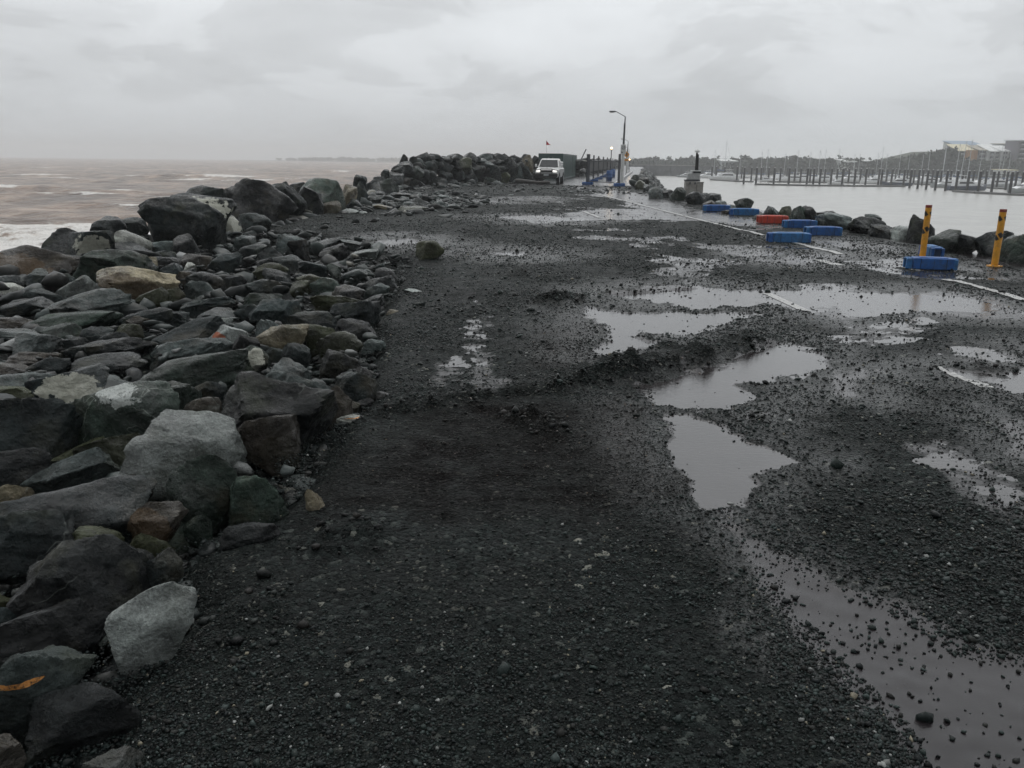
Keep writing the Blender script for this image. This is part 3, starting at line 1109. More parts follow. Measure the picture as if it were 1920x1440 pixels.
def add_rock(c, a, b, cc, col, label, group, sub=4, rz=0.0, tilt=0.0, extra=None, deep=1.5, name='boulder', cat='rock', seed=None, sharp=75.0, rough=1.0, taper=0.0, lean=0.0):
    COUNT['rock'] += 1
    seed = seed if seed is not None else 1000 + COUNT['rock'] * 13
    v, f = rock_verts(seed, sub, sharp=sharp, rough=rough)
    v = v.copy()
    v[:, 2] = np.where(v[:, 2] < 0, v[:, 2] * deep, v[:, 2])
    ph = float(np.random.default_rng(seed + 9).normal(0, .26))
    if deep > 1.05:
        y_, z_ = v[:, 1].copy(), v[:, 2].copy()
        v[:, 1], v[:, 2] = y_ * math.cos(ph) - z_ * math.sin(ph), y_ * math.sin(ph) + z_ * math.cos(ph)
    v = v * np.array([a, b, cc])
    if taper or lean:
        u = np.clip(v[:, 2] / cc, -1.4, 1)
        v[:, 0] = v[:, 0] * (1 + taper * u) + lean * a * u
    if tilt:
        ct, st = math.cos(tilt), math.sin(tilt)
        x, z = v[:, 0].copy(), v[:, 2].copy()
        v[:, 0], v[:, 2] = x * ct + z * st, -x * st + z * ct
    lo, hi = v[:, 0].min(), v[:, 0].max()
    v[:, 0] = (v[:, 0] - (lo + hi) / 2) * (2 * a / (hi - lo))
    v[:, 2] = v[:, 2] * (cc / v[:, 2].max())
    o = np_mesh(name, v, f, ROCK[extra], smooth=True)
    try:
        o.data.set_sharp_from_angle(angle=R(38))
    except Exception:
        pass
    o.location = tuple(float(q) for q in c)
    o.rotation_euler = (0, 0, rz)
    j = math.exp(np.random.default_rng(seed + 5).normal(0, .30))
    base = TINT[col][0]
    o.color = (base[0] * j, base[1] * j, base[2] * j, 1)
    tag(o, label, cat, group)
    ROCKS.append((float(c[0]), float(c[1]), max(a, b), o))
    return o


def trace(x0, y0, x1, y1, col, label=None, group=None, zg=-.04, depth=None, tilt=0.0, extra=None, deep=1.5, thick=.85, sharp=75.0, rough=1.0, bulk=1.0, **kw):
    cx, cy = (x0 + x1) / 2, (y0 + y1) / 2
    d = depth if depth else depth_on(cx, y1, zg)
    a = .5 * (x1 - x0) * d / F
    H = .5 * (y1 - y0) * d / F
    rv = ray(cx, cy)
    th = math.atan2(-rv[2], math.hypot(rv[0], rv[1]))
    st, ct = max(math.sin(th), .02), math.cos(th)
    b = min(thick * a, .50 * H / st, a * 1.3 + .02)
    cc = math.sqrt(max(H * H - (b * st) ** 2, (.3 * H) ** 2)) / ct
    if (x1 - x0) > 1.7 * (y1 - y0):
        cc *= bulk
    p = at_depth(cx, cy, d + b * .55)
    px = max(x1 - x0, y1 - y0)
    sub = 5 if px > 85 else (4 if px > 18 else 3)
    rz = -math.atan2(rv[0], rv[1])
    if tilt == 0.0 and px > 24:
        tilt = float(np.random.default_rng(int(x0 * 7 + y0 * 13) & 0xFFFF).normal(0, 12))
    return add_rock(p, a * 1.05, b, cc * 1.08, col, label, group, sub=sub, rz=rz, tilt=R(tilt), extra=extra, deep=deep, sharp=sharp, rough=rough, **kw)


HEAP = 'rocks heaped along the near edge of the road'
FIELD = 'flattened rocks in the field left of the road'
CREST = 'boulders on the crest above the surf'
WALL = 'boulders stacked in the wall beside the white pickup'
HARB = 'boulders lining the harbour edge'

NEAR = [
    # lower left, nearest the camera
    (52, 852, 221, 924, 'm', 'lumpy mid grey boulder left of the long pale boulder'),
    (215, 792, 456, 915, 'p', 'long pale grey boulder with a humped back in the near heap'),
    (318, 858, 442, 985, 'g', 'upright green-grey boulder below the long pale boulder'),
    (-60, 918, 280, 1035, 'd', 'broad smooth dark slab under the lumpy mid grey boulder'),
    (196, 890, 282, 960, 'b', 'small dark brown rock behind the speckled brown rock'),
    (-60, 957, 146, 1090, 'd', 'large faceted dark boulder above the black block at the frame edge'),
    (142, 989, 228, 1055, 'o', 'small olive rock with a pointed top between dark boulders'),
    (246, 942, 350, 1030, 'b', 'speckled brown rock beside the gravel bank', dict(extra='warm')),
    (346, 968, 396, 1022, 'g', 'small lumpy green-grey rock touching the speckled brown rock'),
    (243, 1008, 325, 1052, 'o', 'low olive rock half covered by gravel'),
    (425, 890, 545, 990, 'g', 'green-grey block half buried in the gravel bank'),
    (30, 1036, 285, 1185, 'k', 'black square-cut block left of the round dark rock'),
    (246, 1036, 340, 1125, 'd', 'round dark rock above the pale wedge-shaped rock'),
    (212, 1108, 368, 1270, 'p', 'pale grey wedge-shaped rock standing in the gravel beside the black rocks', dict(deep=1.0, thick=.4, taper=.50, lean=.62, sharp=90.0, rough=.5)),
    (-60, 1157, 210, 1262, 'k', 'dark sloping boulder behind the orange-marked boulder'),
    (-40, 1203, 172, 1400, 'm', 'grey boulder with an orange paint stroke in the bottom corner', dict(extra='orange')),
    (-50, 1118, 34, 1158, 'o', 'small olive rock at the frame edge under the black block'),
    (-60, 1142, 56, 1215, 'd', 'dark grey rock at the frame edge under the small olive rock'),
    (-60, 1380, 40, 1500, 'b', 'olive-brown boulder cut by the bottom corner of the frame'),
    (60, 1290, 250, 1420, 'k', 'dark low rock between the orange-marked boulder and the gravel'),
    (140, 1425, 270, 1500, 'm', 'pale-topped rock cut by the bottom edge of the frame'),
    (-30, 913, 60, 955, 't', 'tan flat rock at the frame edge above the broad dark slab'),
    (574, 916, 610, 980, 't', 'small tan shard sticking up from the dark gravel', dict(deep=1.2)),
    (415, 985, 525, 1040, 'k', 'dark rock buried to its top in the gravel bank'),
    (455, 1343, 510, 1366, 'd', 'flat dark slate lying on the foreground gravel', dict(deep=1.0)),
    (425, 1132, 474, 1164, 'd', 'small flat slate on the gravel beside the pale wedge-shaped rock', dict(deep=1.0)),
    (143, 1285, 166, 1312, 'd', 'fist-sized dark stone beside the orange-marked boulder'),
    (-60, 744, 152, 875, 'd', 'big smooth dark boulder at the frame edge below the cream-patched boulder'),
    (-60, 842, 88, 930, 'k', 'black rounded boulder at the frame edge beside the lumpy grey boulder'),
    (104, 731, 328, 842, 'g', 'dark green boulder with white veins and a white patch on top', dict(extra='vein')),
    (64, 698, 200, 775, 'd', 'dark boulder with a large cream lichen patch', dict(extra='lichen')),
    (146, 822, 266, 880, 'o', 'olive-brown rock wedged under the white-veined boulder'),
    (240, 663, 474, 738, 'g', 'long green-grey slab across the middle of the near heap'),
    (256, 718, 374, 798, 'g', 'dark green rock behind the white-veined boulder'),
    (352, 717, 420, 775, 'd', 'angular dark rock right of the dark green rock'),
    (348, 746, 414, 806, 'b', 'brown rock with cream spots above the long pale boulder'),
    (414, 718, 632, 845, 'k', 'long black boulder sloping down to the gravel edge', dict(tilt=8)),
    (444, 775, 560, 870, 'b', 'dark brown split boulder leaning on the long black boulder', dict(tilt=-18)),
    (490, 673, 582, 742, 'm', 'blue-grey angular rock above the long black boulder'),
    (526, 700, 630, 772, 'm', 'grey faceted rock touching the olive-brown rock by the gravel edge'),
    (603, 726, 660, 802, 'b', 'olive-brown rock standing at the gravel edge'),
    (620, 699, 708, 764, 'd', 'dark grey triangular rock at the gravel edge'),
    (629, 777, 706, 802, 'w', 'flat white stone at the gravel edge with an orange painted tip', dict(extra='orange', deep=1.0)),
    (285, 636, 436, 678, 'm', 'flat grey slab behind the long green-grey slab'),
    (440, 649, 502, 704, 'g', 'small boulder with white speckled lichen', dict(extra='lichen')),
    (480, 616, 578, 668, 't', 'tan angular rock with a flat top in the middle of the heap'),
    (431, 626, 486, 676, 'k', 'black rock between the tan rock and the flat grey slab'),
    (385, 614, 470, 648, 'p', 'pale grey rock with a rust red stain', dict(extra='red')),
    (527, 643, 582, 694, 'd', 'dark pointed rock in front of the tan angular rock'),
    (488, 652, 532, 688, 'd', None),
    (598, 655, 674, 712, 'k', 'black rock at the gravel edge under the olive rocks'),
    (570, 607, 632, 655, 'o', 'olive green rock behind the split olive rock'),
    (594, 620, 678, 670, 'o', 'split olive rock near the gravel edge'),
    (676, 639, 724, 664, 'm', 'grey wedge-shaped stone lying on the gravel edge', dict(deep=1.1)),
    (620, 570, 712, 614, 'd', 'dark block at the far corner of the near heap'),
    (630, 598, 704, 642, 'k', 'black rock under the dark block at the gravel edge'),
    (288, 603, 424, 650, 'd', 'dark slab with a pale flat top'),
    (123, 640, 290, 684, 'd', 'broad dark rock left of the flat grey slab'),
    (140, 666, 270, 704, 'd', None), (-40, 678, 60, 712, 'b', None), (56, 678, 132, 712, 'd', None),
    (18, 659, 132, 688, 'b', None),
    (-60, 701, 156, 740, 'm', 'long flat grey slab at the frame edge above the cream-patched boulder'),
    (-40, 726, 84, 756, 'o', None), (24, 632, 114, 672, 'm', None), (150, 620, 212, 656, 'd', None),
    (185, 628, 244, 660, 'd', None), (122, 636, 174, 664, 'd', None), (210, 607, 266, 642, 'o', 'olive rock with yellow-green moss'),
    (230, 584, 320, 616, 'd', None), (94, 549, 254, 598, 'm', 'big flat mid grey boulder in the rock field'),
    (50, 545, 112, 570, 'm', None), (108, 522, 192, 560, 'p', 'pinkish pale grey boulder in the rock field'),
    (192, 507, 330, 560, 't', 'rust-tinted tan boulder in the rock field', dict(extra='warm')),
    (142, 479, 292, 540, 'g', 'domed green-grey boulder below the crest'),
    (-40, 565, 94, 594, 'd', None), (56, 588, 222, 622, 'g', None), (-40, 597, 64, 626, 'b', None),
    (-40, 615, 74, 650, 'm', None), (78, 612, 150, 640, 'g', None), (468, 567, 562, 606, 'd', 'dark rounded rock with a light top near the small pale stones'),
    (455, 551, 530, 575, 'g', None), (458, 528, 532, 556, 'm', 'flat-topped rock catching light in the rock field'), (344, 560, 444, 592, 'd', None),
    (368, 582, 440, 606, 'm', None), (370, 598, 440, 622, 'p', None), (254, 546, 320, 580, 'o', None), (300, 540, 346, 572, 'o', None),
    (440, 575, 498, 604, 'd', None), (478, 604, 540, 640, 'm', None), (540, 590, 634, 628, 'd', None), (585, 555, 680, 588, 'o', None),
    (622, 562, 676, 584, 'o', None), (622, 540, 684, 570, 'k', None), (676, 536, 730, 562, 'm', None), (680, 552, 722, 580, 'd', None),
    (680, 522, 744, 548, 'd', None), (582, 524, 640, 552, 'g', None), (544, 526, 582, 552, 'o', None), (560, 490, 612, 522, 'd', None),
    (608, 494, 640, 520, 'g', None), (476, 498, 540, 530, 'o', None), (494, 508, 544, 536, 'd', None), (392, 480, 452, 512, 'd', None),
    (480, 484, 516, 508, 'k', None), (510, 482, 566, 504, 'm', None), (540, 450, 580, 488, 'k', None), (518, 444, 572, 470, 'm', None),
    (600, 462, 654, 484, 'k', None), (580, 448, 650, 466, 'd', None), (440, 446, 482, 470, 'm', None), (450, 464, 500, 490, 'd', None),
    (486, 468, 534, 494, 'd', None), (352, 515, 420, 546, 'd', None), (414, 522, 462, 548, 'k', None), (340, 530, 400, 560, 'm', None),
    (286, 470, 330, 496, 'd', None), (290, 484, 350, 504, 'd', None), (342, 480, 396, 504, 'b', None), (292, 498, 350, 528, 'd', None),
    (330, 512, 360, 528, 'b', None), (100, 518, 150, 546, 'm', None), (52, 518, 110, 545, 'd', None), (-30, 520, 52, 545, 'd', None),
    (-30, 508, 60, 526, 'b', None), (46, 506, 100, 524, 'p', None), (-30, 536, 40, 562, 'w', None), (344, 492, 368, 512, 'w', 'small white stone among dark rocks of the rock field'),
    (262, 482, 294, 506, 't', 'small cream stone beside the domed green-grey boulder'),
    (640, 452, 700, 468, 'm', None), (658, 470, 710, 484, 'p', None), (780, 452, 832, 488, 'o', 'lone olive-brown boulder sitting on the gravel road', dict(deep=1.2, zg=0.02)),
    (598, 470, 624, 486, 'k', None), (556, 516, 602, 548, 'o', None), (640, 508, 690, 528, 'm', None), (700, 506, 742, 528, 'k', None),
    (758, 543, 812, 558, 'p', 'thin pale flat slate lying alone on the gravel', dict(deep=1.0)), (770, 565, 798, 586, 'm', 'small grey wedge stone standing on the gravel', dict(deep=1.1)),
    (724, 582, 750, 594, 't', 'small tan stone on the gravel beside the dark block', dict(deep=1.1)),
    (556, 596, 600, 626, 'd', None), (640, 588, 690, 606, 'g', None), (454, 640, 500, 660, 'd', None), (200, 612, 226, 640, 'd', None),
    (240, 596, 290, 618, 'b', None), (660, 690, 700, 712, 'k', None), (664, 748, 700, 772, 'k', None), (690, 735, 735, 756, 'k', None), (640, 752, 676, 782, 'b', None),
]
CRESTL = [
    (-40, 459, 140, 522, 'b', 'brown rounded boulder at the frame edge beside the surf', dict(extra='warm')),
    (80, 429, 178, 492, 'd', 'dark smooth boulder beside the white surf'),
    (135, 433, 212, 496, 'd', 'dark boulder with a pale lichen face beside the lichen slab', dict(extra='lichen')),
    (173, 407, 235, 446, 'd', 'dark peaked boulder standing above the lichen slab', dict(depth=15.3)),
    (204, 432, 280, 470, 'w', 'pale lichen-covered slab facing the camera on the crest', dict(depth=13.9)),
    (230, 408, 276, 436, 'm', 'small grey boulder between the peaked boulder and the giant boulder', dict(depth=16.5)),
    (270, 370, 420, 470, 'd', 'giant squarish dark boulder on the crest', dict(seed=4011, tilt=2, thick=.7)),
    (326, 364, 440, 412, 'd', 'dark boulder with a large pale patch behind the giant boulder', dict(extra='lichen', depth=17.2)),
    (350, 348, 420, 372, 'd', 'flat dark boulder perched highest behind the pale-patched boulder', dict(depth=18.0)),
    (416, 338, 554, 424, 'k', 'huge black slab tilting down to the right on the crest', dict(tilt=24, thick=.6)),
    (392, 399, 456, 442, 'm', 'grey boulder with a pale corner under the black slab', dict(extra='lichen')),
    (446, 400, 508, 438, 'm', 'grey triangular boulder under the black slab'),
    (482, 343, 572, 412, 'd', 'dark leaning boulder right of the black slab', dict(tilt=14)),
    (552, 352, 606, 406, 'd', 'dark split boulder with a slanting pale top edge', dict(tilt=20)),
    (562, 337, 646, 402, 'g', 'green-grey jumbled boulder at the right end of the crest'),
    (630, 348, 670, 396, 't', 'light brown upright boulder ending the crest'),
    (662, 328, 688, 348, 'd', 'small boulder perched on top of the crest rocks', dict(depth=31)),
    (656, 340, 690, 386, 'd', None), (500, 344, 540, 362, 'm', None), (540, 342, 580, 366, 'd', None), (690, 338, 725, 362, 'd', None), (712, 336, 748, 366, 'g', None),
    (720, 324, 746, 346, 'd', None), (600, 378, 640, 404, 't', None), (640, 372, 680, 396, 'd', None),
    (172, 453, 296, 494, 'd', 'long dark slab below the lichen slab'), (326, 439, 374, 478, 'd', 'dark slate standing on edge at the foot of the giant boulder', dict(tilt=-30)),
    (276, 452, 330, 476, 'm', None), (-30, 500, 20, 530, 'k', None), (130, 486, 180, 510, 'd', None),
]
# flat stones in front of the wall
for q in ((690, 366, 740, 384, 'm'), (732, 362, 770, 378, 'd'), (770, 372, 806, 388, 'd'), (700, 384, 740, 396, 't'), (740, 386, 800, 400, 'o'), (778, 384, 806, 398, 'k'), (806, 378, 840, 394, 'm'),
          (750, 374, 776, 386, 'm'), (640, 392, 672, 404, 'p'), (672, 396, 690, 404, 'p'), (720, 376, 744, 388, 'k'), (820, 366, 850, 378, 'm'), (700, 358, 726, 370, 'd'), (836, 384, 860, 394, 'p')):
    CRESTL.append(q + ('%s flat rock in the patch of broken slabs before the boulder wall' % TINT[q[4]][1], dict(deep=1.0)))
WALLL = [
    (749, 290, 766, 314, 'd', None), (764, 294, 785, 317, 'd', None), (777, 286, 809, 310, 'd', 'dark boulder on the top left of the stacked wall'), (802, 289, 833, 309, 'm', None),
    (733, 303, 774, 330, 'd', None), (754, 312, 795, 338, 'g', 'green-grey boulder halfway up the left of the stacked wall'), (792, 320, 819, 343, 'd', None), (815, 302, 846, 329, 'd', None),
    (842, 296, 884, 324, 'o', 'large olive boulder high in the stacked wall'), (836, 289, 870, 307, 'd', None), (862, 287, 895, 315, 'd', None), (893, 288, 924, 304, 'm', None),
    (882, 298, 936, 330, 'm', 'broad grey boulder in the middle of the stacked wall'), (920, 288, 952, 310, 'd', None), (932, 290, 972, 330, 'd', 'tall dark boulder right of the broad grey boulder'),
    (935, 324, 957, 349, 'o', None), (955, 309, 980, 346, 'm', None), (972, 292, 1000, 326, 't', 'tan upright boulder near the pickup'), (868, 326, 896, 350, 'd', None), (823, 322, 848, 342, 'd', None),
    (803, 334, 840, 354, 'd', None), (764, 336, 799, 358, 'd', None), (728, 324, 757, 346, 'd', None), (750, 334, 770, 350, 'b', None), (716, 336, 738, 358, 'd', None), (700, 332, 722, 356, 'd', None),
    (714, 318, 730, 334, 'd', None), (840, 338, 862, 352, 'm', None), (896, 332, 936, 352, 'g', None), (980, 312, 1000, 346, 'd', None), (994, 294, 1014, 336, 'd', None), (848, 318, 872, 338, 'd', None),
    (884, 322, 910, 342, 'k', None), (910, 318, 940, 340, 'd', None), (905, 289, 930, 306, 'd', None), (950, 291, 976, 312, 'k', None), (790, 303, 818, 326, 'd', None), (772, 300, 800, 322, 'g', None),
    (738, 312, 760, 334, 'd', None), (680, 342, 706, 360, 'd', None), (664, 350, 690, 366, 'm', None), (975, 290, 1000, 312, 'd', None), (992, 318, 1008, 342, 'd', None), (868, 302, 890, 326, 'k', None),
]
HARBL = [
    (1376, 372, 1412, 398, 'g', 'green-grey pointed boulder standing alone on the harbour edge'),
    (1216, 352, 1246, 372, 'm', None), (1234, 356, 1264, 372, 'k', None), (1255, 352, 1286, 377, 'g', 'tall green-grey boulder left of the concrete cabinets'),
    (1285, 360, 1324, 384, 'd', 'big dark boulder in front of the concrete cabinets'), (1321, 363, 1352, 388, 'd', 'dark pointed boulder right of the concrete cabinets'), (1312, 362, 1328, 378, 'm', None),
    (1318, 376, 1348, 390, 'b', None), (1362, 384, 1382, 396, 'p', None), (1340, 376, 1362, 390, 'm', None),
    (1429, 387, 1463, 414, 'd', 'dark round boulder behind the red block'), (1460, 387, 1484, 414, 'o', None), (1480, 387, 1510, 418, 'g', 'pale-edged triangular boulder between the red and blue blocks'),
    (1496, 387, 1534, 418, 'k', 'black slanting boulder behind the second blue block'), (1528, 399, 1597, 431, 'm', 'broad grey boulder with a sloping pale face on the harbour edge'), (1530, 396, 1574, 412, 'k', None),
    (1592, 407, 1660, 440, 'k', 'wide black boulder left of the first yellow bollard'), (1622, 402, 1652, 418, 'm', None), (1630, 422, 1674, 446, 'd', None),
    (1670, 424, 1720, 450, 'p', 'pale lumpy boulder left of the first yellow bollard'), (1705, 405, 1753, 456, 'k', 'upright black fin of rock behind the first yellow bollard', dict(tilt=-14)),
    (1738, 432, 1796, 474, 'g', 'rounded green-grey boulder right of the first yellow bollard'), (1776, 436, 1832, 475, 'd', 'dark tapering boulder sloping away beside the rounded green-grey one', dict(tilt=16)),
    (1831, 433, 1904, 482, 'd', 'large dark boulder behind the second yellow bollard'), (1878, 441, 1990, 496, 'g', 'large green-grey boulder cut by the frame edge beside the second bollard'),
    (1352, 394, 1372, 402, 'b', None), (1414, 402, 1430, 412, 'b', None), (1206, 346, 1226, 360, 'd', None), (1190, 338, 1216, 356, 'o', None), (1183, 328, 1200, 346, 'g', None), (1196, 332, 1218, 348, 'd', None),
]


def zone_trace(lst, group, tail, **dflt):
    for e in lst:
        x0, y0, x1, y1, col, lab = e[:6]
        kw = dict(dflt)
        if len(e) > 6:
            kw.update(e[6])
        if lab is None:
            w = x1 - x0
            shape = 'flat' if w > 2.2 * (y1 - y0) else ('upright' if w < 1.15 * (y1 - y0) else 'blocky')
            size = 'larger' if w > (70 if group in (HEAP,) else 45 if group != WALL else 30) else 'smaller'
            lab = '%s %s %s rock %s' % (size, shape, TINT[col][1], tail)
            g = '%s %s %s %s' % (size, shape, TINT[col][1], group)
        else:
            g = group
        trace(x0, y0, x1, y1, col, lab, g, **kw)


zone_trace(NEAR, HEAP, 'packed in the rock field left of the gravel', thick=.6, bulk=1.3)
zone_trace(CRESTL, CREST, 'on the low end of the seaward crest', deep=2.4, sharp=80.0, rough=.8)
WD = ([660, 735, 780, 850, 930, 1015], [41, 46, 48.5, 54, 60, 67])
for e in WALLL:
    cx = (e[0] + e[2]) / 2
    dd = float(np.interp(cx, *WD)) + max(0, (345 - e[3])) * .05
    zone_trace([e + (dict(depth=dd),)], WALL, 'stacked in the boulder wall by the pickup', deep=1.3, sharp=140.0, rough=.45, thick=.6)
zone_trace(HARBL, HARB, 'along the harbour edge of the road', deep=1.9, zg=.0, sharp=80.0)

# fill: further rocks between the traced ones, largest first as single rocks
fill = []
rg = np.random.default_rng(5)
tries = 0
occ = [(r_[0], r_[1], r_[2]) for r_ in ROCKS]
while len(fill) < 190 and tries < 6000:
    tries += 1
    y = math.exp(rg.uniform(math.log(2.0), math.log(19.0)))
    ex = float(edge_x(np.array([y]))[0])
    x = rg.uniform(max(-7.6, -.80 * y), ex - .12)
    rad = rg.uniform(.10, .26) * (.65 + .04 * y)
    if any((x - a) ** 2 + (y - b) ** 2 < (.55 * (c + rad)) ** 2 for a, b, c in occ if abs(b - y) < 2):
        continue
    occ.append((x, y, rad))
    fill.append((x, y, rad))
fill.sort(key=lambda q: -q[2] / q[1])
FILL_REST = fill[max(0, 300 - COUNT['rock']):]
fill = fill[:max(0, 300 - COUNT['rock'])]
for x, y, rad in fill:
    col = rg.choice(list('dddddkkkgggmmob'), 1)[0]
    size = 'fist-to-head-sized' if rad < .2 else 'larger'
    lab = '%s %s rock filling a gap between the heaped boulders' % (size, TINT[col][1])
    add_rock((x, y, -.06 + rg.uniform(-.06, .06)), rad, rad * rg.uniform(.6, .9), rad * rg.uniform(.35, .6), col, lab, '%s %s gap-filling rocks' % (size, TINT[col][1]),
             sub=4 if y < 8 else 3, rz=rg.uniform(0, 6.28), deep=1.8)


# seaward and harbour slope rocks + rubble: uncountable, one mesh
def stones_mesh(name, pos, rad, tints, seed, flat=(.75, .55), detail=1, mat=None, planes=13, cut=(.45, .80)):
    """many small stones in one mesh: jittered icosahedra"""
    rg = np.random.default_rng(seed)
    base, f = ico(detail)
    nv = len(base)
    n = len(pos)
    protos = []
    for k in range(14):
        pl = rg.normal(0, 1, (planes, 3))
        pl /= np.linalg.norm(pl, axis=1)[:, None]
        dd = rg.uniform(cut[0], cut[1], planes)
        c = base @ pl.T
        r_ = np.where(c > .15, dd / np.maximum(c, .15), 1.15).min(1)
        r_ = np.minimum(r_, 1.15) * rg.uniform(*((.88, 1.1) if detail == 1 else (.97, 1.03)), nv)
        protos.append(base * r_[:, None])
    protos = np.array(protos)
    pk = rg.integers(0, 14, n)
    v = protos[pk]                                      # n,nv,3
    sc = np.stack([np.ones(n), rg.uniform(flat[0] - .15, 1.0, n), rg.uniform(flat[1] - .2, flat[1] + .25, n)], 1)
    v = v * (sc * rad[:, None])[:, None, :]
    # small tilt, full turn
    tz = rg.uniform(0, 2 * math.pi, n)
    tx = rg.normal(0, .35, n)
    cx_, sx_ = np.cos(tx)[:, None], np.sin(tx)[:, None]
    yy = v[:, :, 1] * cx_ - v[:, :, 2] * sx_
    zz = v[:, :, 1] * sx_ + v[:, :, 2] * cx_
    cz, sz = np.cos(tz)[:, None], np.sin(tz)[:, None]
    xx = v[:, :, 0] * cz - yy * sz
    y2 = v[:, :, 0] * sz + yy * cz
    V = np.stack([xx, y2, zz], -1) + pos[:, None, :]
    Fc = (f[None, :, :] + (np.arange(n) * nv)[:, None, None]).reshape(-1, 3)
    o = np_mesh(name, V.reshape(-1, 3), Fc, mat or M_STONE)
    cattr(o, 'tint', np.repeat(tints, nv, 0))
    return o


def stone_tints(n, rg, pale=.02, gain=1.0):
    base = np.array([(.011, .0165, .0160), (.007, .010, .0105), (.019, .028, .0255), (.014, .0150, .0135), (.028, .039, .037)])
    t = base[rg.integers(0, len(base), n)] * rg.uniform(.45, 1.4, n)[:, None] * gain
    k = rg.random(n) < pale
    t[k] = np.array([(.25, .26, .25), (.22, .20, .15), (.32, .33, .32)])[rg.integers(0, 3, k.sum())] * rg.uniform(.6, 1.1, k.sum())[:, None]
    return t


def build_rubble():
    rg = np.random.default_rng(77)
    P, Rd = [], []
    # gaps of the rock field
    n = 5200
    y = np.exp(rg.uniform(math.log(2.0), math.log(21.0), n))
    ex = edge_x(y)
    x = np.maximum(-7.6, -.82 * y) + rg.random(n) * (ex - .02 - np.maximum(-7.6, -.82 * y))
    z, _, _ = ground(x, y)
    P.append(np.stack([x, y, z + .03], 1))
    Rd.append(rg.uniform(.03, .10, n) * (.7 + .03 * y))
    # smaller broken stones lying on and between the slabs
    fr = np.array(FILL_REST)
    P.append(np.stack([fr[:, 0], fr[:, 1], rg.uniform(-.10, .02, len(fr))], 1))
    Rd.append(fr[:, 2])
    n = 900
    y = np.exp(rg.uniform(math.log(5.0), math.log(20.0), n))
    ex = edge_x(y)
    lo_ = np.maximum(-7.2, -.80 * y)
    x = lo_ + rg.random(n) * (ex - .05 - lo_)
    P.append(np.stack([x, y, rg.uniform(-.10, .07, n)], 1))
    Rd.append(rg.lognormal(math.log(.065), .5, n).clip(.025, .17) * (.6 + .045 * y))
    # broken slabs before the wall and strewn over the far road
    n = 620
    x = rg.normal(-3.9, 1.4, n)
    y = rg.normal(34, 4.5, n)
    z, _, _ = ground(x, y)
    P.append(np.stack([x, y, z + .02], 1))
    Rd.append(rg.lognormal(math.log(.13), .5, n).clip(.05, .42))
    n = 460
    y = rg.uniform(45, 60, n)
    x = rg.uniform(-5.5, 8.2, n)
    z, _, _ = ground(x, y)
    P.append(np.stack([x, y, z + .02], 1))
    Rd.append(rg.lognormal(math.log(.10), .45, n).clip(.04, .3))
    # foot of the wall
    n = 300
    px = rg.uniform(690, 1010, n)
    dd = np.interp(px, *WD) - rg.uniform(-.5, 2.2, n)
    pp = np.array([at_depth(a, 352, b) for a, b in zip(px, dd)])
    pp[:, 2] = .05
    P.append(pp)
    Rd.append(rg.lognormal(math.log(.2), .5, n).clip(.08, .6))
    # shoulders to the water
    n = 2600
    y = np.concatenate([rg.uniform(8, 60, n // 2), np.exp(rg.uniform(math.log(45), math.log(300), n // 2))])
    x = 9.3 - 1.15 * sstep(50, 60, y) + rg.random(n) * 4.4 + cen(y)
    z, _, _ = ground(x, y)
    P.append(np.stack([x, y, z + .1], 1))
    Rd.append((rg.lognormal(math.log(.36), .45, n).clip(.14, .95)) * np.clip(y / 40, .42, 1))
    n = 900
    y = rg.uniform(6, 60, n)
    x = -7.6 - rg.random(n) * 5.4
    z, _, _ = ground(x, y)
    P.append(np.stack([x, y, z + .1], 1))
    Rd.append(rg.lognormal(math.log(.42), .4, n).clip(.2, .95))
    # loose stones packed under the crest boulders
    n = 420
    y = rg.uniform(8, 46, n)
    x = rg.uniform(-7.7, -6.0, n)
    P.append(np.stack([x, y, rg.uniform(-.25, .12, n)], 1))
    Rd.append(rg.uniform(.16, .42, n))
    # seaward wall carrying on past the containers
    n = 520
    y = np.exp(rg.uniform(math.log(98), math.log(300), n))
    x = cen(y) + 1.2 + rg.uniform(-3.4, .2, n)
    P.append(np.stack([x, y, rg.uniform(.1, 1.9, n)], 1))
    Rd.append(rg.uniform(.6, 1.2, n))
    # hidden core of the wall
    n = 420
    px = rg.uniform(735, 1015, n)
    dd = np.interp(px, *WD) + rg.uniform(1.0, 3.2, n)
    pp = np.array([at_depth(a, 330, b) for a, b in zip(px, dd)])
    top = 2.15 * np.interp(px, [735, 775, 800, 1015], [.35, .85, 1.0, 1.0])
    pp[:, 2] = rg.random(n) * (top - .35)
    P.append(pp)
    Rd.append(rg.uniform(.35, .8, n))
    P = np.concatenate(P)
    Rd = np.concatenate(Rd)
    tt = np.minimum(stone_tints(len(P), rg, .035, 1.7), .24)
    tt = tt * .45 + tt.mean(1, keepdims=True) * np.array([[.53, .56, .55]])
    o = stones_mesh('rubble', P, Rd, tt, 78, flat=(.75, .46), detail=2, planes=8, cut=(.34, .72))
    tag(o, 'loose dark rubble between the boulders and down the banks', 'rubble', kind='stuff')


build_rubble()


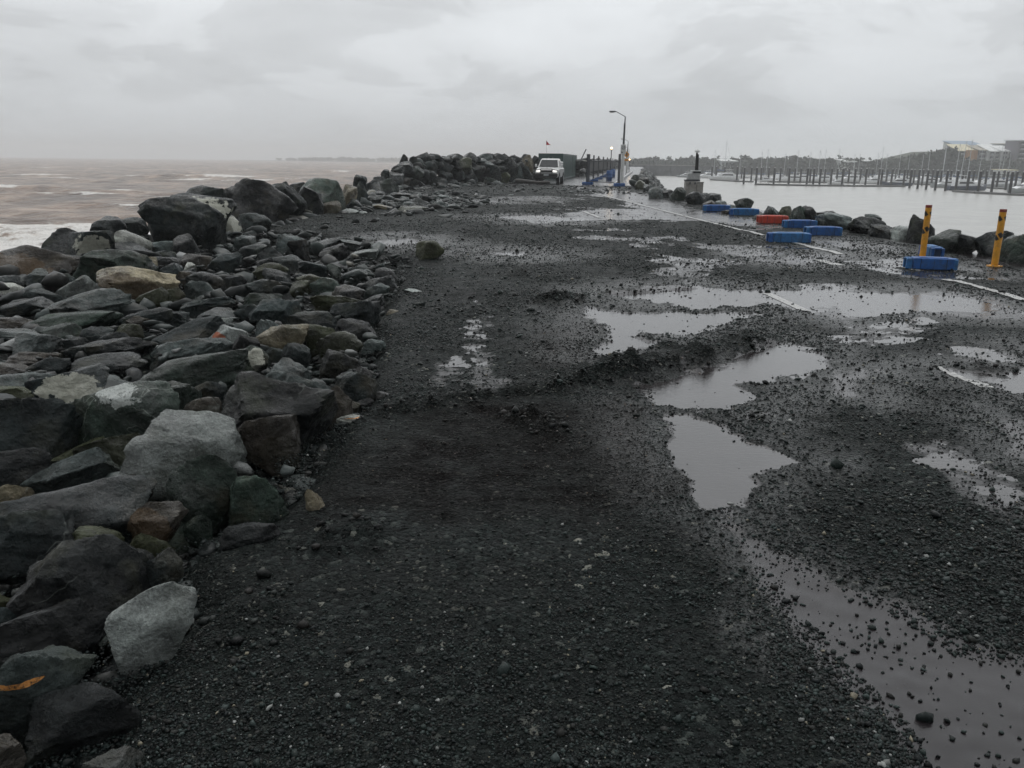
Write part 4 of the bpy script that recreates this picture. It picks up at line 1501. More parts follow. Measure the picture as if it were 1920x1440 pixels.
def build_gravel():
    rg = np.random.default_rng(99)
    n = 760000
    y = np.exp(rg.uniform(math.log(1.55), math.log(46.0), n))
    x = rg.uniform(-.86, .80, n) * (y + .35)
    s = x - cen(y)
    k = (s > -6.4) & (s < 8.7)
    x, y = x[k], y[k]
    z, bare, cm = ground(x, y)
    t = x - edge_x(y)
    pr = (1 - bare) ** 1.5 * .85 + (.014 + .11 * sstep(6.5, 12, y)) + .30 * (bare < .80) * (bare > .07)
    pr = pr * np.where(z < -.20, .15, 1.0) * (1 - .35 * cm)
    patch = sstep(-.35, .35, fbm2(x * 1.4, y * .9, 3, 202))
    track = .5 + .5 * np.cos((x - edge_x(y) + .05 * y) * 2.9 + 1.5 * fbm2(x * .3, y * .25, 2, 77))
    pr = pr * (.22 + .85 * patch) * np.where(bare > .8, .25 + 1.3 * sstep(-.1, .6, fbm2(x * 2.3, y * 2.3, 3, 205)), 1.0) * (.62 + .5 * track)
    k = rg.random(len(x)) < pr
    x, y, z, bare, cm, t = x[k], y[k], z[k], bare[k], cm[k], t[k]
    n = len(x)
    right = sstep(.2, 2.0, x)
    r_ = np.maximum(.0050 + .0022 * right, .0088 * np.sqrt(np.maximum(y, 7) / 7) * np.minimum(y / 7, 1)) * np.exp(rg.normal(0, .46, n)) * (1 - .22 * cm)
    r_ = np.where((bare > .8), r_ * (1.15 + .5 * sstep(6, 3.5, y) * (rg.random(n) < .5)), r_)
    big = rg.random(n) < np.where(y > 9, .006, .002)
    r_ = np.where(big, r_ * rg.uniform(1.6, 3.2, n), r_)
    r_ = np.minimum(r_, .085)
    zz = np.where(z < 0, np.maximum(z, -.006), z)
    # coarse clods along the lip and the heaps
    cx_, cy_ = [], []
    for mx, my, rx, ry, h in MOUNDS:
        k = int(16 + 260 * h)
        cx_.append(rg.normal(mx, rx * .75, k))
        cy_.append(rg.normal(my, ry * .75, k))
    for a_, b_, h in LIPS:
        k = int(40 + 900 * h)
        u = rg.random(k)[:, None]
        q_ = a_ + (b_ - a_) * u + rg.normal(0, .05, (k, 2))
        cx_.append(q_[:, 0])
        cy_.append(q_[:, 1])
    cx_, cy_ = np.concatenate(cx_), np.concatenate(cy_)
    cz_, _, _ = ground(cx_, cy_)
    x, y, zz = np.concatenate([x, cx_]), np.concatenate([y, cy_]), np.concatenate([zz, cz_])
    r_ = np.concatenate([r_, rg.lognormal(math.log(.016), .45, len(cx_)).clip(.006, .05)])
    cm = np.concatenate([cm, np.full(len(cx_), .6)])
    n = len(x)
    pos = np.stack([x, y, zz + r_ * .18], 1)
    tt = stone_tints(n, rg, .018, 1.0)
    tt = tt * np.where(cm[:, None] > .5, np.array([[.78, .66, .64]]), 1.0)
    o = stones_mesh('gravel', pos, r_, tt, 101, detail=1)
    tag(o, 'crushed dark stone chips strewn over the road', 'gravel', kind='stuff')
    print('gravel stones', n)


build_gravel()

# ------------------------------------------------------------------ road paint
PAINT = paint_mat()


def paint_strip(name, p0, p1, w, gaps, seed, label, lift=.011):
    """worn line in the ground plane broken where gravel covers it"""
    a, b = on_plane(*p0)[:2], on_plane(*p1)[:2]
    d = b - a
    ln = np.linalg.norm(d)
    d /= ln
    nrm = np.array([-d[1], d[0]])
    seg = .06
    n = int(ln / seg)
    ts = np.linspace(0, ln, n + 1)
    vs, fs = [], []
    for i in range(n):
        tm = (ts[i] + ts[i + 1]) / 2
        if any(g0 <= tm / ln <= g1 for g0, g1 in gaps):
            continue
        q = [a + d * ts[i] - nrm * w / 2, a + d * ts[i] + nrm * w / 2, a + d * ts[i + 1] + nrm * w / 2, a + d * ts[i + 1] - nrm * w / 2]
        b0 = len(vs)
        vs += [tuple(v) for v in q]
        fs.append((b0, b0 + 1, b0 + 2, b0 + 3))
    vs = np.array(vs)
    z, bare, cm = ground(vs[:, 0], vs[:, 1])
    zz = np.maximum(z, 0) + lift
    o = np_mesh(name, np.column_stack([vs, zz]), np.array(fs), PAINT)
    tag(o, label, kind='structure')


paint_strip('road_marking', (1112, 362), (1300, 410), .14, [], 1, 'white edge line along the harbour side of the road, far stretch')
paint_strip('road_marking', (1300, 410), (1575, 477.5), .14, [(.60, .66)], 2, 'white edge line passing behind the blue blocks')
paint_strip('road_marking', (1535, 488), (1575, 499), .2, [], 3, 'small broken patch of white paint in the gravel', lift=.004)
paint_strip('road_marking', (1690, 500), (1722, 508), .18, [], 4, 'short worn white patch beside the nearest blue block', lift=.004)
paint_strip('road_marking', (1772, 525), (1990, 583), .14, [], 5, 'white edge line at the right side of the frame')
paint_strip('road_marking', (1438, 550), (1512, 584), .12, [], 6, 'white centre dash lying in the puddle', lift=.004)
paint_strip('road_marking', (1752, 690), (1850, 731), .12, [], 7, 'white centre dash at the right edge of the gravel', lift=.004)
paint_strip('road_marking', (1094, 397), (1124, 409), .13, [], 8, 'faint white centre dash far up the road')

# ------------------------------------------------------------------ plastic blocks
def block(px, py, w, yaw, mats, label, size=(.80, .26, .19)):
    p = on_plane(px, py, 0.02)
    t = empty('fence_foot_block', (p[0], p[1] + size[1] * .5, .012), yaw)
    tag(t, label, 'plastic block', 'plastic fence feet strewn beside the road')
    lx, ly, lz = size
    m = MB()
    m.box((.03, 0, lz / 2), (lx - .16, ly, lz), ch=.012)
    m.box((.03, 0, lz + .004), (lx - .36, ly * .62, .012), ch=.003)
    m.build('body', mats[0], t)
    for sg in (-1, 1):
        e = MB()
        xx = sg * (lx / 2 - .045) + .03 * 0
        e.box((xx, ly / 2 - .03, lz * .47), (.09, .055, lz * .9), ch=.008)
        e.box((xx, -ly / 2 + .03, lz * .47), (.09, .055, lz * .9), ch=.008)
        e.box((xx, 0, lz * .90), (.09, ly - .12, lz * .16), ch=.006)
        e.build('end_socket', mats[1], t)
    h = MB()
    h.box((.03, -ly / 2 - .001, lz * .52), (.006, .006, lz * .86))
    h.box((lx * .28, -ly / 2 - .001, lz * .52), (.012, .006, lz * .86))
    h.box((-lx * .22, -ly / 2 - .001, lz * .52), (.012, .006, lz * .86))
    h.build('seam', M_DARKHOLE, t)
    return t


block(1345, 396, 0, R(-4), (M_BLUE, M_BLUE2), 'farthest blue plastic block by the harbour rocks', (.95, .32, .22))
block(1397, 403.5, 0, R(-6), (M_BLUE2, M_BLUE), 'blue plastic block in front of the lone pointed boulder', (.95, .32, .22))
block(1450.5, 418.5, 0, R(-2), (M_RED, M_RED), 'red plastic block among the blue ones', (.86, .30, .22))
block(1502, 427.5, 0, R(-5), (M_BLUE, M_BLUE2), 'blue plastic block right of the red block', (.88, .30, .21))
block(1546, 441.5, 0, R(-3), (M_BLUE, M_BLUE2), 'blue plastic block lying on gravel behind the one on the edge line', (.86, .30, .21))
block(1482, 454.5, 0, R(-5), (M_BLUE2, M_BLUE), 'blue plastic block lying across the white edge line', (.92, .30, .21))
block(1750, 505, 0, R(-13), (M_BLUE, M_BLUE2), 'nearest blue plastic block at the foot of the first yellow bollard', (.80, .26, .19))
b9 = block(1751, 481, 0, R(82), (M_BLUE2, M_BLUE), 'blue plastic block seen end-on behind the nearest block', (.70, .24, .20))
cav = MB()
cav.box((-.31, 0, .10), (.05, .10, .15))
cav.build('hollow_end_shade', M_DARKHOLE, b9)  # dark box standing in for the shade inside the open end


# ------------------------------------------------------------------ yellow bollards
def bollard(px, py, lean, label, hz):
    p = on_plane(px, py, 0.02)
    t = empty('yellow_bollard', (p[0], p[1], .01))
    t.rotation_euler = (0, lean, 0)
    tag(t, label, 'bollard', 'yellow bollards on the harbour side')
    r_ = .056
    m = MB()
    m.tube((0, 0, .012), (0, 0, hz - .05), r_, n=24)
    m.build('post', M_YEL, t, smooth=False)
    m = MB()
    m.tube((0, 0, hz - .049), (0, 0, hz), r_ + .001, n=24)
    m.build('top_band', M_REDREF, t)
    m = MB()
    m.tube((0, 0, 0), (0, 0, .014), .125, n=24)
    m.build('base_plate', M_YEL, t)
    for k in range(4):
        a = R(45 + 90 * k)
        m = MB()
        m.tube((math.cos(a) * .098, math.sin(a) * .098, .014), (math.cos(a) * .098, math.sin(a) * .098, .03), .011, n=6)
        m.build('bolt', M_STEEL, t)
    # black diamonds wrapped round the tube
    for zz, a0 in ((hz * .84, R(200)), (hz * .84, R(320)), (hz * .55, R(262)), (hz * .50, R(190)), (hz * .55, R(340))):
        vs, fs = [], []
        n = 8
        for i in range(n + 1):
            u = i / n * 2 - 1
            hh = (1 - abs(u)) * .052 + .001
            a = a0 + u * R(52)
            skew = u * .02
            for sg in (-1, 1):
                vs.append((math.cos(a) * (r_ + .002), math.sin(a) * (r_ + .002), zz + sg * hh - skew))
        for i in range(n):
            fs.append((2 * i, 2 * i + 2, 2 * i + 3, 2 * i + 1))
        m = MB()
        m.add(vs, fs)
        m.build('diamond_mark', M_BLACK, t)
    return t


bollard(1729.5, 482, R(-1.2), 'yellow bollard rising behind the nearest blue block', .98)
bollard(1864.5, 498, R(-.6), 'yellow bollard standing clear on its round base plate', .98)


# ------------------------------------------------------------------ white pickup
def pickup():
    p = on_plane(1031, 346, 0.0)
    t = empty('pickup_truck', (p[0] + .1, p[1] + 2.5, .01), R(-9))
    t.scale = (1, 1, 1.06)
    tag(t, 'white four-door pickup with headlights on and a red flag on its aerial', 'pickup')
    hw = .90
    # lower body: lofted cross-sections along the length (front at -y)

    def sect(y, zb, zt, w, r_=.10):
        return [(-w + r_ * .4, y, zb), (w - r_ * .4, y, zb), (w, y, zb + r_), (w, y, zt - r_), (w - r_, y, zt), (-w + r_, y, zt), (-w, y, zt - r_), (-w, y, zb + r_)]
    m = MB()
    m.loft([sect(-2.42, .55, .98, .80), sect(-2.30, .48, 1.06, .86), sect(-1.9, .46, 1.10, hw), sect(-1.05, .46, 1.17, hw), sect(2.35, .50, 1.16, hw), sect(2.45, .55, 1.10, .86)])
    m.build('body', M_WHITECAR, t)
    m = MB()

    def cs(y, z0, z1, w0, w1):
        return [(-w0, y, z0), (w0, y, z0), (w1, y, z1), (-w1, y, z1)]
    m.loft([[(-.84, -1.10, 1.165), (.84, -1.10, 1.165), (.84, 1.0, 1.165), (-.84, 1.0, 1.165)], [(-.68, -.38, 1.74), (.68, -.38, 1.74), (.70, .82, 1.76), (-.70, .82, 1.76)],
            [(-.60, -.22, 1.80), (.60, -.22, 1.80), (.62, .70, 1.81), (-.62, .70, 1.81)]])
    m.build('cab', M_WHITECAR, t)
    m = MB()
    m.box((0, 1.62, 1.35), (1.60, 1.50, .5), ch=.06)
    m.build('tray_cover', M_WHITECAR, t)
    m = MB()
    m.add([(-.74, -1.075, 1.205), (.74, -1.075, 1.205), (.62, -.445, 1.70), (-.62, -.445, 1.70)], [(0, 1, 2, 3)])
    m.v = [v + Vector((0, -.014, .012)) for v in m.v]
    m.build('windscreen', M_GLASSD, t)
    for sg in (-1, 1):
        for y0, y1 in ((-.62, .16), (.22, .80)):
            m = MB()
            z0, z1 = 1.24, 1.66

            def wx(z):
                return sg * (.84 + (z - 1.165) / (1.75 - 1.165) * (.685 - .84) + .012)
            yf = y0 if y0 > 0 else y0 + .0
            m.add([(wx(z0), y0 - (.25 if y0 < 0 else 0), z0), (wx(z0), y1, z0), (wx(z1), y1, z1), (wx(z1), y0 + (.18 if y0 < 0 else 0), z1)], [(0, 1, 2, 3)])
            m.build('side_window', M_GLASSD, t)
        m = MB()
        m.box((sg * .64, -2.405, .92), (.32, .10, .15), ch=.03)
        m.build('headlight', emit_mat('lit_headlight', (1.0, .98, .93), 1.0), t)
        m = MB()
        m.box((sg * 1.02, -.86, 1.30), (.17, .10, .22), ch=.03)
        m.box((sg * .91, -.84, 1.24), (.10, .05, .05))
        m.build('wing_mirror', M_WHITECAR, t)
        for yy in (-1.55, 1.50):
            w = MB()
            w.tube((sg * .70, yy, .37), (sg * .93, yy, .37), .37, n=22)
            wo = w.build('wheel', M_TYRE, t)
            r2 = MB()
            r2.tube((sg * .93, yy, .37), (sg * .945, yy, .37), .22, n=16)
            r2.build('rim', M_STEEL, wo)
            a = MB()
            pts = [(yy + math.cos(R(k)) * .47, .37 + math.sin(R(k)) * .47) for k in range(0, 181, 20)] + [(yy + math.cos(R(k)) * .39, .37 + math.sin(R(k)) * .39) for k in range(180, -1, -20)]
            a.prism(pts, 'x', sg * .80, sg * .935)
            a.build('wheel_arch', M_BLACK, t)
    m = MB()
    m.box((0, -2.425, .92), (.86, .06, .15), ch=.02)
    for k in range(3):
        m.box((0, -2.46, .87 + k * .05), (.84, .02, .014))
    m.build('grille', M_BLACK, t)
    m = MB()
    m.box((0, -2.47, .64), (1.74, .20, .26), ch=.06)
    m.box((0, -2.50, .47), (1.5, .14, .12), ch=.03)
    for sg in (-1, 1):
        m.tube((sg * .44, -2.55, .70), (sg * .44, -2.52, 1.08), .032)
        m.tube((sg * .44, -2.53, 1.05), (sg * .86, -2.44, .98), .026)
    m.tube((-.44, -2.525, 1.07), (.44, -2.525, 1.07), .032)
    m.build('bull_bar', M_BLACK, t)
    m = MB()
    m.box((0, -2.58, .66), (.38, .012, .13))
    m.build('number_plate', basic('plain_plate', (.42, .44, .46), .5), t)
    m = MB()
    m.tube((.05, -2.50, 1.05), (-.06, -2.46, 3.05), .009, .005, n=6)
    ae = m.build('aerial', M_BLACK, t)
    m = MB()
    m.add([(-.06, -2.46, 3.03), (-.058, -2.46, 2.72), (.30, -2.44, 2.74), (.16, -2.42, 2.80)], [(0, 1, 2, 3)])
    m.add([(-.06, -2.45, 3.03), (-.058, -2.45, 2.72), (.30, -2.43, 2.74), (.16, -2.41, 2.80)], [(0, 1, 2, 3)])
    m.build('flag', basic('red_flag_cloth', (.55, .06, .08), .7), ae)


pickup()


# ------------------------------------------------------------------ green shipping containers
def container(p0, ang, length, mat, label):
    t = empty('shipping_container', (p0[0], p0[1], 0.02), ang)
    tag(t, label, 'container', 'green shipping containers beside the pickup')
    Wd, H = 2.44, 2.42
    m = MB()
    # corrugated long sides, right side at x=0, body to -x, running along +y
    for xx, sg in ((0, 1), (-Wd, -1)):
        n = int(length / .14)
        prof = []
        for i in range(n + 1):
            y = .12 + (length - .24) * i / n
            prof.append((xx - sg * (.045 if (i // 2) % 2 else .008), y))
        vs = [(a, b, .16) for a, b in prof] + [(a, b, H - .12) for a, b in prof]
        k = len(prof)
        m.add(vs, [(i, i + 1, i + 1 + k, i + k) for i in range(k - 1)])
    m.add([(-.03, .03, .16), (-Wd + .03, .03, .16), (-Wd + .03, .03, H - .1), (-.03, .03, H - .1)], [(0, 1, 2, 3)])
    m.add([(-.03, length - .03, .16), (-Wd + .03, length - .03, .16), (-Wd + .03, length - .03, H - .1), (-.03, length - .03, H - .1)], [(0, 1, 2, 3)])
    m.build('wall', mat, t)
    m = MB()
    for xx in (-.06, -Wd + .06):
        for yy in (.06, length - .06):
            m.box((xx, yy, H / 2), (.13, .13, H))
        m.box((xx, length / 2, .08), (.12, length - .26, .16))
        m.box((xx, length / 2, H - .06), (.12, length - .26, .12))
    for yy in (.06, length - .06):
        m.box((-Wd / 2, yy, .08), (Wd - .25, .12, .16))
        m.box((-Wd / 2, yy, H - .06), (Wd - .25, .12, .12))
    m.build('frame', mat, t)
    m = MB()
    m.box((-Wd / 2, length / 2, H + .006), (Wd - .02, length - .02, .03))
    m.build('roof', mat, t)
    for k in range(2):
        m = MB()
        m.box((-Wd / 2 + (-.58 + 1.16 * k), .012, H / 2), (1.06, .03, H - .36), ch=.008)
        d = m.build('door', mat, t)
        mm = MB()
        mm.tube((-Wd / 2 + (-.2 + .4 * k), -.03, .3), (-Wd / 2 + (-.2 + .4 * k), -.03, H - .3), .02, n=8)
        mm.build('lock_bar', M_STEEL, d)


_c0 = at_depth(1055, 330, 79)
_ca = -math.atan(.150)
container((_c0[0], _c0[1]), _ca, 12.0, M_GREEN, 'long dark green shipping container directly behind the white pickup')
container((_c0[0] + 12.25 * math.sin(-_ca), _c0[1] + 12.25 * math.cos(_ca)), _ca, 6.06, M_GREEN2, 'short green shipping container beyond the long one')
m = MB()
_q = at_depth(1086, 302, 88)
m.tube((_q[0], _q[1], 1.5), (_q[0] + .75, _q[1] + .3, 3.05), .06)
o = m.build('leaning_pole', M_DKPOLE)
tag(o, 'dark pole leaning above the far end of the green containers', 'pole')

# dark log beside the pickup
pl = on_plane(985, 345, .1)
m = MB()
rings = []
for i in range(9):
    u = i / 8
    r_ = .17 - .07 * u + .015 * math.sin(i * 2.2)
    c = Vector((pl[0] - .75 + 2.6 * u, pl[1] + 1.0 * u, .17 + .12 * (1 - u) + .03 * math.sin(i)))
    rings.append([c + Vector((0, math.cos(a) * r_, math.sin(a) * r_)) for a in [2 * math.pi * k / 9 for k in range(9)]])
m.loft(rings)
o = m.build('driftwood_log', M_TIMBER, smooth=True)
tag(o, 'dark wet log lying at the wall foot beside the pickup', 'log')


# ------------------------------------------------------------------ temporary fence past the pickup
def fence_panel(a, b, label, cloth=True, foot=True, hz=2.1):
    a, b = np.array(a), np.array(b)
    ln = float(np.linalg.norm(b - a))
    ang = math.atan2(b[1] - a[1], b[0] - a[0])
    t = empty('temporary_fence', (a[0], a[1], .02), ang)
    tag(t, label, 'fence', 'temporary fence panels beside the footpath')
    for xx in (.0, ln):
        m = MB()
        m.box((xx, 0, hz / 2 + .1), (.13, .13, hz + .1))
        m.build('post', M_DKPOLE, t)
    m = MB()
    m.tube((0, 0, hz - .35), (ln, 0, hz - .35), .03, n=8)
    m.tube((0, 0, .24), (ln, 0, .24), .03, n=8)
    m.build('rail', M_DKPOLE, t)
    if cloth:
        m = MB()
        m.box((ln / 2, .035, 1.32), (ln - .1, .012, .86))
        m.build('shade_cloth', M_SHADE, t)
        m = MB()
        m.box((ln * .14, .06, 1.2), (.50, .06, 2.1))
        m.build('baffle_board', M_SHADE, t)
    else:
        m = MB()
        k = int(ln / .12)
        for i in range(1, k):
            m.tube((ln * i / k, 0, .24), (ln * i / k, 0, hz - .35), .0035, n=4)
        m.build('wire_mesh', M_STEEL, t)
    for xx in (.0,):
        m = MB()
        m.box((xx, -.05, .10), (.30, .80, .20), ch=.02)
        m.build('foot', M_BLUE, t)
    return t


_fp = [(1100, 346.5), (1112, 340.6), (1121, 336.4), (1130, 332.6), (1137.5, 329.4), (1143.5, 326.8), (1148, 324.6), (1152, 322.4)]
_fw_pts = [on_plane(px, py, 0)[:2] for px, py in _fp]
_pan = ['fence panel with dark cloth nearest the green containers', 'second cloth-hung fence panel along the footpath', 'third cloth-hung fence panel along the footpath', 'fourth cloth-hung fence panel along the footpath',
        'fifth cloth-hung fence panel along the footpath', 'sixth cloth-hung fence panel along the footpath', 'farthest cloth-hung fence panel along the footpath']
for i in range(7):
    fence_panel(_fw_pts[i], _fw_pts[i + 1], _pan[i])
_gr = on_plane(1159.5, 349.8, 0)[:2]
g_ = fence_panel(_fw_pts[0] + np.array([.1, -.15]), _gr, 'open wire fence panel closing the footpath beside the lamp post', cloth=False)
m = MB()
m.box((float(np.linalg.norm(_gr - _fw_pts[0])), -.05, .11), (.34, .8, .22), ch=.02)
m.build('foot', M_BLUE, g_)


def drum(px, py, label):
    p = on_plane(px, py, 0)
    m = MB()
    prof = [(.26, 0), (.29, .05), (.30, .30), (.315, .32), (.30, .34), (.30, .60), (.315, .62), (.30, .64), (.29, .88), (.27, .92), (.10, .93)]
    m.loft([[(math.cos(a) * r_, math.sin(a) * r_, z) for a in [2 * math.pi * k / 16 for k in range(16)]] for r_, z in prof])
    o = m.build('plastic_drum', M_BLUE, smooth=True)
    o.location = (p[0], p[1], .02)
    tag(o, label, 'drum', 'blue drums by the footpath fence')


drum(1142, 338.5, 'blue plastic drum standing on the footpath below the lit lamp')
drum(1148.5, 332.5, 'smaller looking blue plastic drum farther along the footpath')


# ------------------------------------------------------------------ lamps and signs
def street_lamp(px, d, label, zoff=0.0):
    p = at_depth(px, 340, d)
    t = empty('street_lamp', (p[0], p[1], .02))
    tag(t, label, 'street lamp', 'street lamps along the breakwater')
    m = MB()
    m.box((0, 0, .05), (.34, .34, .10), ch=.02)
    m.tube((0, 0, .10), (0, 0, 3.1), .15, .12, n=14)
    m.build('white_base', M_WHITEP, t)
    m = MB()
    m.tube((0, 0, 3.1), (0.02, 0, 4.75), .085, .075, n=12)
    m.tube((0.02, 0, 4.75), (.04, 0, 5.25), .05, .045, n=12)
    m.build('pole', M_DKPOLE, t)
    m = MB()
    m.tube((.04, 0, 5.24), (-.70, 0, 5.62), .028, n=8)
    m.build('arm', M_DKPOLE, t)
    m = MB()
    m.box((-1.0, 0, 5.63), (.56, .22, .10), ch=.035)
    h = m.build('lamp_head', M_DKPOLE, t)
    m = MB()
    m.box((-1.06, 0, 5.555), (.34, .16, .06), ch=.025)
    m.build('lens', basic('frosted_lens', (.55, .56, .56), .3), h)
    return t


lamp = street_lamp(1166, 66.0, 'tall street lamp carrying the white sign beside the footpath')
street_lamp(1174, 142, 'second street lamp farther along the breakwater')
street_lamp(1176.5, 225, 'third and smallest looking street lamp along the breakwater')

lp = lamp.location
t = empty('parking_sign', (lp[0] - .02, lp[1] - .14, 2.35))
tag(t, 'white rectangular sign with a dark ring fixed to the tall lamp post', 'sign')
m = MB()
m.box((0, 0, .36), (.44, .02, .76), ch=.004)
m.build('plate', M_WHITEP, t)
m = MB()
for k in range(20):
    a0, a1 = 2 * math.pi * k / 20, 2 * math.pi * (k + 1) / 20
    q = [(math.cos(a) * r_, -.0125, .50 + math.sin(a) * r_) for a, r_ in ((a0, .10), (a1, .10), (a1, .15), (a0, .15))]
    m.add(q, [(0, 1, 2, 3)])
m.add([(-.10, -.0125, .43), (-.07, -.0125, .40), (.10, -.0125, .57), (.07, -.0125, .60)], [(0, 1, 2, 3)])
m.build('ring_symbol', basic('grey_sign_ink', (.16, .17, .18), .5), t)
m = MB()
m.add([(-.15, -.0125, .08), (-.04, -.0125, .08), (-.04, -.0125, .12), (-.15, -.0125, .22)], [(0, 1, 2, 3)])
m.build('arrow_symbol', M_BLACK, t)

ps = at_depth(1173, 330, 92)
t = empty('warning_sign', (ps[0], ps[1], .02))
tag(t, 'amber warning sign on a pale post behind the tall lamp', 'sign')
m = MB()
m.tube((0, 0, 0), (0, 0, 3.1), .045, n=10)
m.build('post', M_WHITEP, t)
m = MB()
m.prism([(0, 2.9), (-.34, 2.52), (0, 2.14), (.34, 2.52)], 'y', -.065, -.05)
m.build('plate', M_AMBER, t)
m = MB()
m.add([(-.05, -.069, 2.36), (.05, -.069, 2.36), (.05, -.069, 2.60), (.12, -.069, 2.60), (0, -.069, 2.74), (-.12, -.069, 2.60), (-.05, -.069, 2.60)], [(0, 1, 2, 3, 4, 5, 6)])
m.build('symbol', M_BLACK, t)
m = MB()
m.box((0, -.058, 1.94), (.46, .015, .24))
m.build('lower_plate', M_AMBER, t)


def post_lamp(px, d, ztop, label):
    p = at_depth(px, 330, d)
    t = empty('lit_post_lamp', (p[0], p[1], .02))
    tag(t, label, 'lamp', 'lit lamps along the footpath')
    m = MB()
    m.tube((0, 0, 0), (0, 0, ztop - .22), .05, .04, n=10)
    m.build('pole', M_DKPOLE, t)
    m = MB()
    m.tube((0, 0, ztop - .24), (0, 0, ztop - .16), .08, .11, n=12)
    m.build('collar', M_DKPOLE, t)
    m = MB()
    rings = []
    for k in range(1, 8):
        a = math.pi * k / 8
        rings.append([(math.cos(b) * .11 * math.sin(a), math.sin(b) * .11 * math.sin(a), ztop - .05 - .11 * math.cos(a)) for b in [2 * math.pi * j / 12 for j in range(12)]])
    m.loft(rings)
    m.build('globe', emit_mat('warm_lit_globe', (1.0, .72, .38), 4.0), t, smooth=True)
    l = bpy.data.lights.new('globe_light', 'POINT')
    l.energy = 10
    l.color = (1.0, .72, .4)
    l.shadow_soft_size = .17
    lo = bpy.data.objects.new('globe_light', l)
    COL.objects.link(lo)
    lo.parent = t
    lo.location = (0, 0, ztop + .35)


post_lamp(1144.5, 79, 3.05, 'lit warm globe lamp on a thin pole above the fence')
post_lamp(1179, 128, 2.15, 'lit warm lamp low on the right side of the footpath')

# white painted low wall along the footpath
a = on_plane(1169.5, 350, 0)[:2]
m = MB()
dirv = np.array([.158, 1.0]) / math.hypot(.158, 1)
for k in range(9):
    p = a + dirv * (k * 9.0) + np.array([.05, 0])
    ang = -math.atan(.158)
    Mx = Matrix.Translation((p[0], p[1] + 4.4, .15)) @ Matrix.Rotation(ang, 4, 'Z')
    m.box((0, 0, 0), (.16, 8.9, .28), Mx, ch=.03)
o = m.build('low_kerb_wall', M_CAB)
tag(o, 'low white painted wall along the harbour side of the footpath', 'wall')

# ------------------------------------------------------------------ concrete cabinets with a pole on the harbour edge
pc = at_depth(1299, 362, 41)
t = empty('service_pedestal', (pc[0], pc[1], -.15))
tag(t, 'concrete cabinets topped by a pale box and a dark pole on the harbour edge', 'service pedestal')
m = MB()
m.box((-.16, 0, .47), (.52, .55, .94), ch=.02)
m.build('plinth', M_CONC, t)
m = MB()
m.box((-.365, -.285, .48), (.05, .03, .80))
m.box((.045, -.285, .48), (.05, .03, .80))
m.build('rib', M_CONC, t)
m = MB()
m.box((.30, .02, .45), (.34, .48, .86), ch=.02)
m.box((.30, .02, .90), (.38, .52, .05), ch=.01)
m.build('side_cabinet', M_CONC, t)
m = MB()
m.box((-.36, .02, .45), (.14, .44, .88), ch=.02)
m.build('side_cabinet', M_CONC, t)
m = MB()
m.box((-.08, 0, .99), (.72, .5, .09), ch=.01)
for xx in (-.24, .02):
    m.box((xx, -.29, .86), (.07, .03, .12))
m.build('dark_shelf', M_DKPOLE, t)
m = MB()
m.box((-.03, 0, 1.20), (.62, .42, .34), ch=.03)
m.box((.06, -.02, 1.42), (.46, .40, .14), ch=.02)
m.build('equipment_box', M_CAB, t)
m = MB()
m.box((.09, -.225, 1.40), (.38, .02, .085))
m.build('display_panel', M_GLASSD, t)
m = MB()
m.tube((.07, 0, 1.48), (.07, 0, 2.35), .05, n=10)
m.tube((.15, 0, 1.48), (.14, 0, 2.28), .055, .04, n=10)
m.build('pole', M_BLACK, t)
m = MB()
m.loft([[(.09 + math.cos(b) * r_, math.sin(b) * r_, z) for b in [2 * math.pi * j / 12 for j in range(12)]] for r_, z in ((.04, 2.36), (.15, 2.40), (.13, 2.46), (.05, 2.52))])
m.build('white_cap', M_WHITEP, t)

# ------------------------------------------------------------------ marina: piles, pontoons, boats
PILE0 = None


def pile(px, py, hz, r_=.21):
    global PILE0
    p = on_plane(px, py, SEA_Z)
    if PILE0 is None:
        t = empty('mooring_pile', (0, 0, 0))
        m = MB()
        m.tube((0, 0, -2.0), (0, 0, 4.0), .25, n=12)
        m.build('shaft', M_PILE, t)
        m = MB()
        m.tube((0, 0, 4.0), (0, 0, 4.16), .225, .05, n=12)
        m.build('cap', M_CAB, t)
        PILE0 = t
    else:
        t = copy_tree(PILE0)
    t.location = (p[0], p[1], SEA_Z)
    t.scale = (1, 1, hz / 4.0)
    return t


FRONT = [(1334, 337), (1381, 340.5), (1394, 345.5), (1417, 347), (1450, 347.5), (1478, 348), (1512, 348), (1524, 348.5), (1536, 349), (1557, 347), (1578, 349), (1601, 349), (1622, 348), (1646, 348.5), (1651, 350),
         (1670, 349), (1693, 350), (1705, 353), (1720, 354), (1736, 355.5), (1753, 357), (1772, 358), (1791, 359.5), (1812, 361), (1833, 362.5), (1858, 364), (1892, 366)]
BACK = [(1358, 338), (1372, 337), (1408, 340), (1426, 341), (1440, 341), (1462, 342), (1489, 342), (1500, 343), (1518, 343), (1545, 343), (1568, 344), (1590, 344), (1612, 343), (1634, 344), (1661, 344), (1684, 345),
        (1699, 345), (1712, 346), (1728, 348), (1746, 347), (1762, 349), (1780, 351), (1802, 351), (1822, 352), (1846, 354), (1868, 354), (1885, 356), (1902, 356), (1914, 358),
        (1342, 334), (1390, 335), (1430, 335), (1475, 336), (1530, 337), (1582, 337), (1628, 338), (1678, 339), (1735, 341), (1790, 343), (1840, 345), (1880, 346)]
for px, py in FRONT:
    tag(pile(px, py, 4.05), 'dark mooring pile in the front row of the marina', 'mooring pile', 'front row of mooring piles')
for px, py in BACK:
    tag(pile(px, py, 3.9), 'dark mooring pile standing among the moored boats', 'mooring pile', 'mooring piles behind the front row')


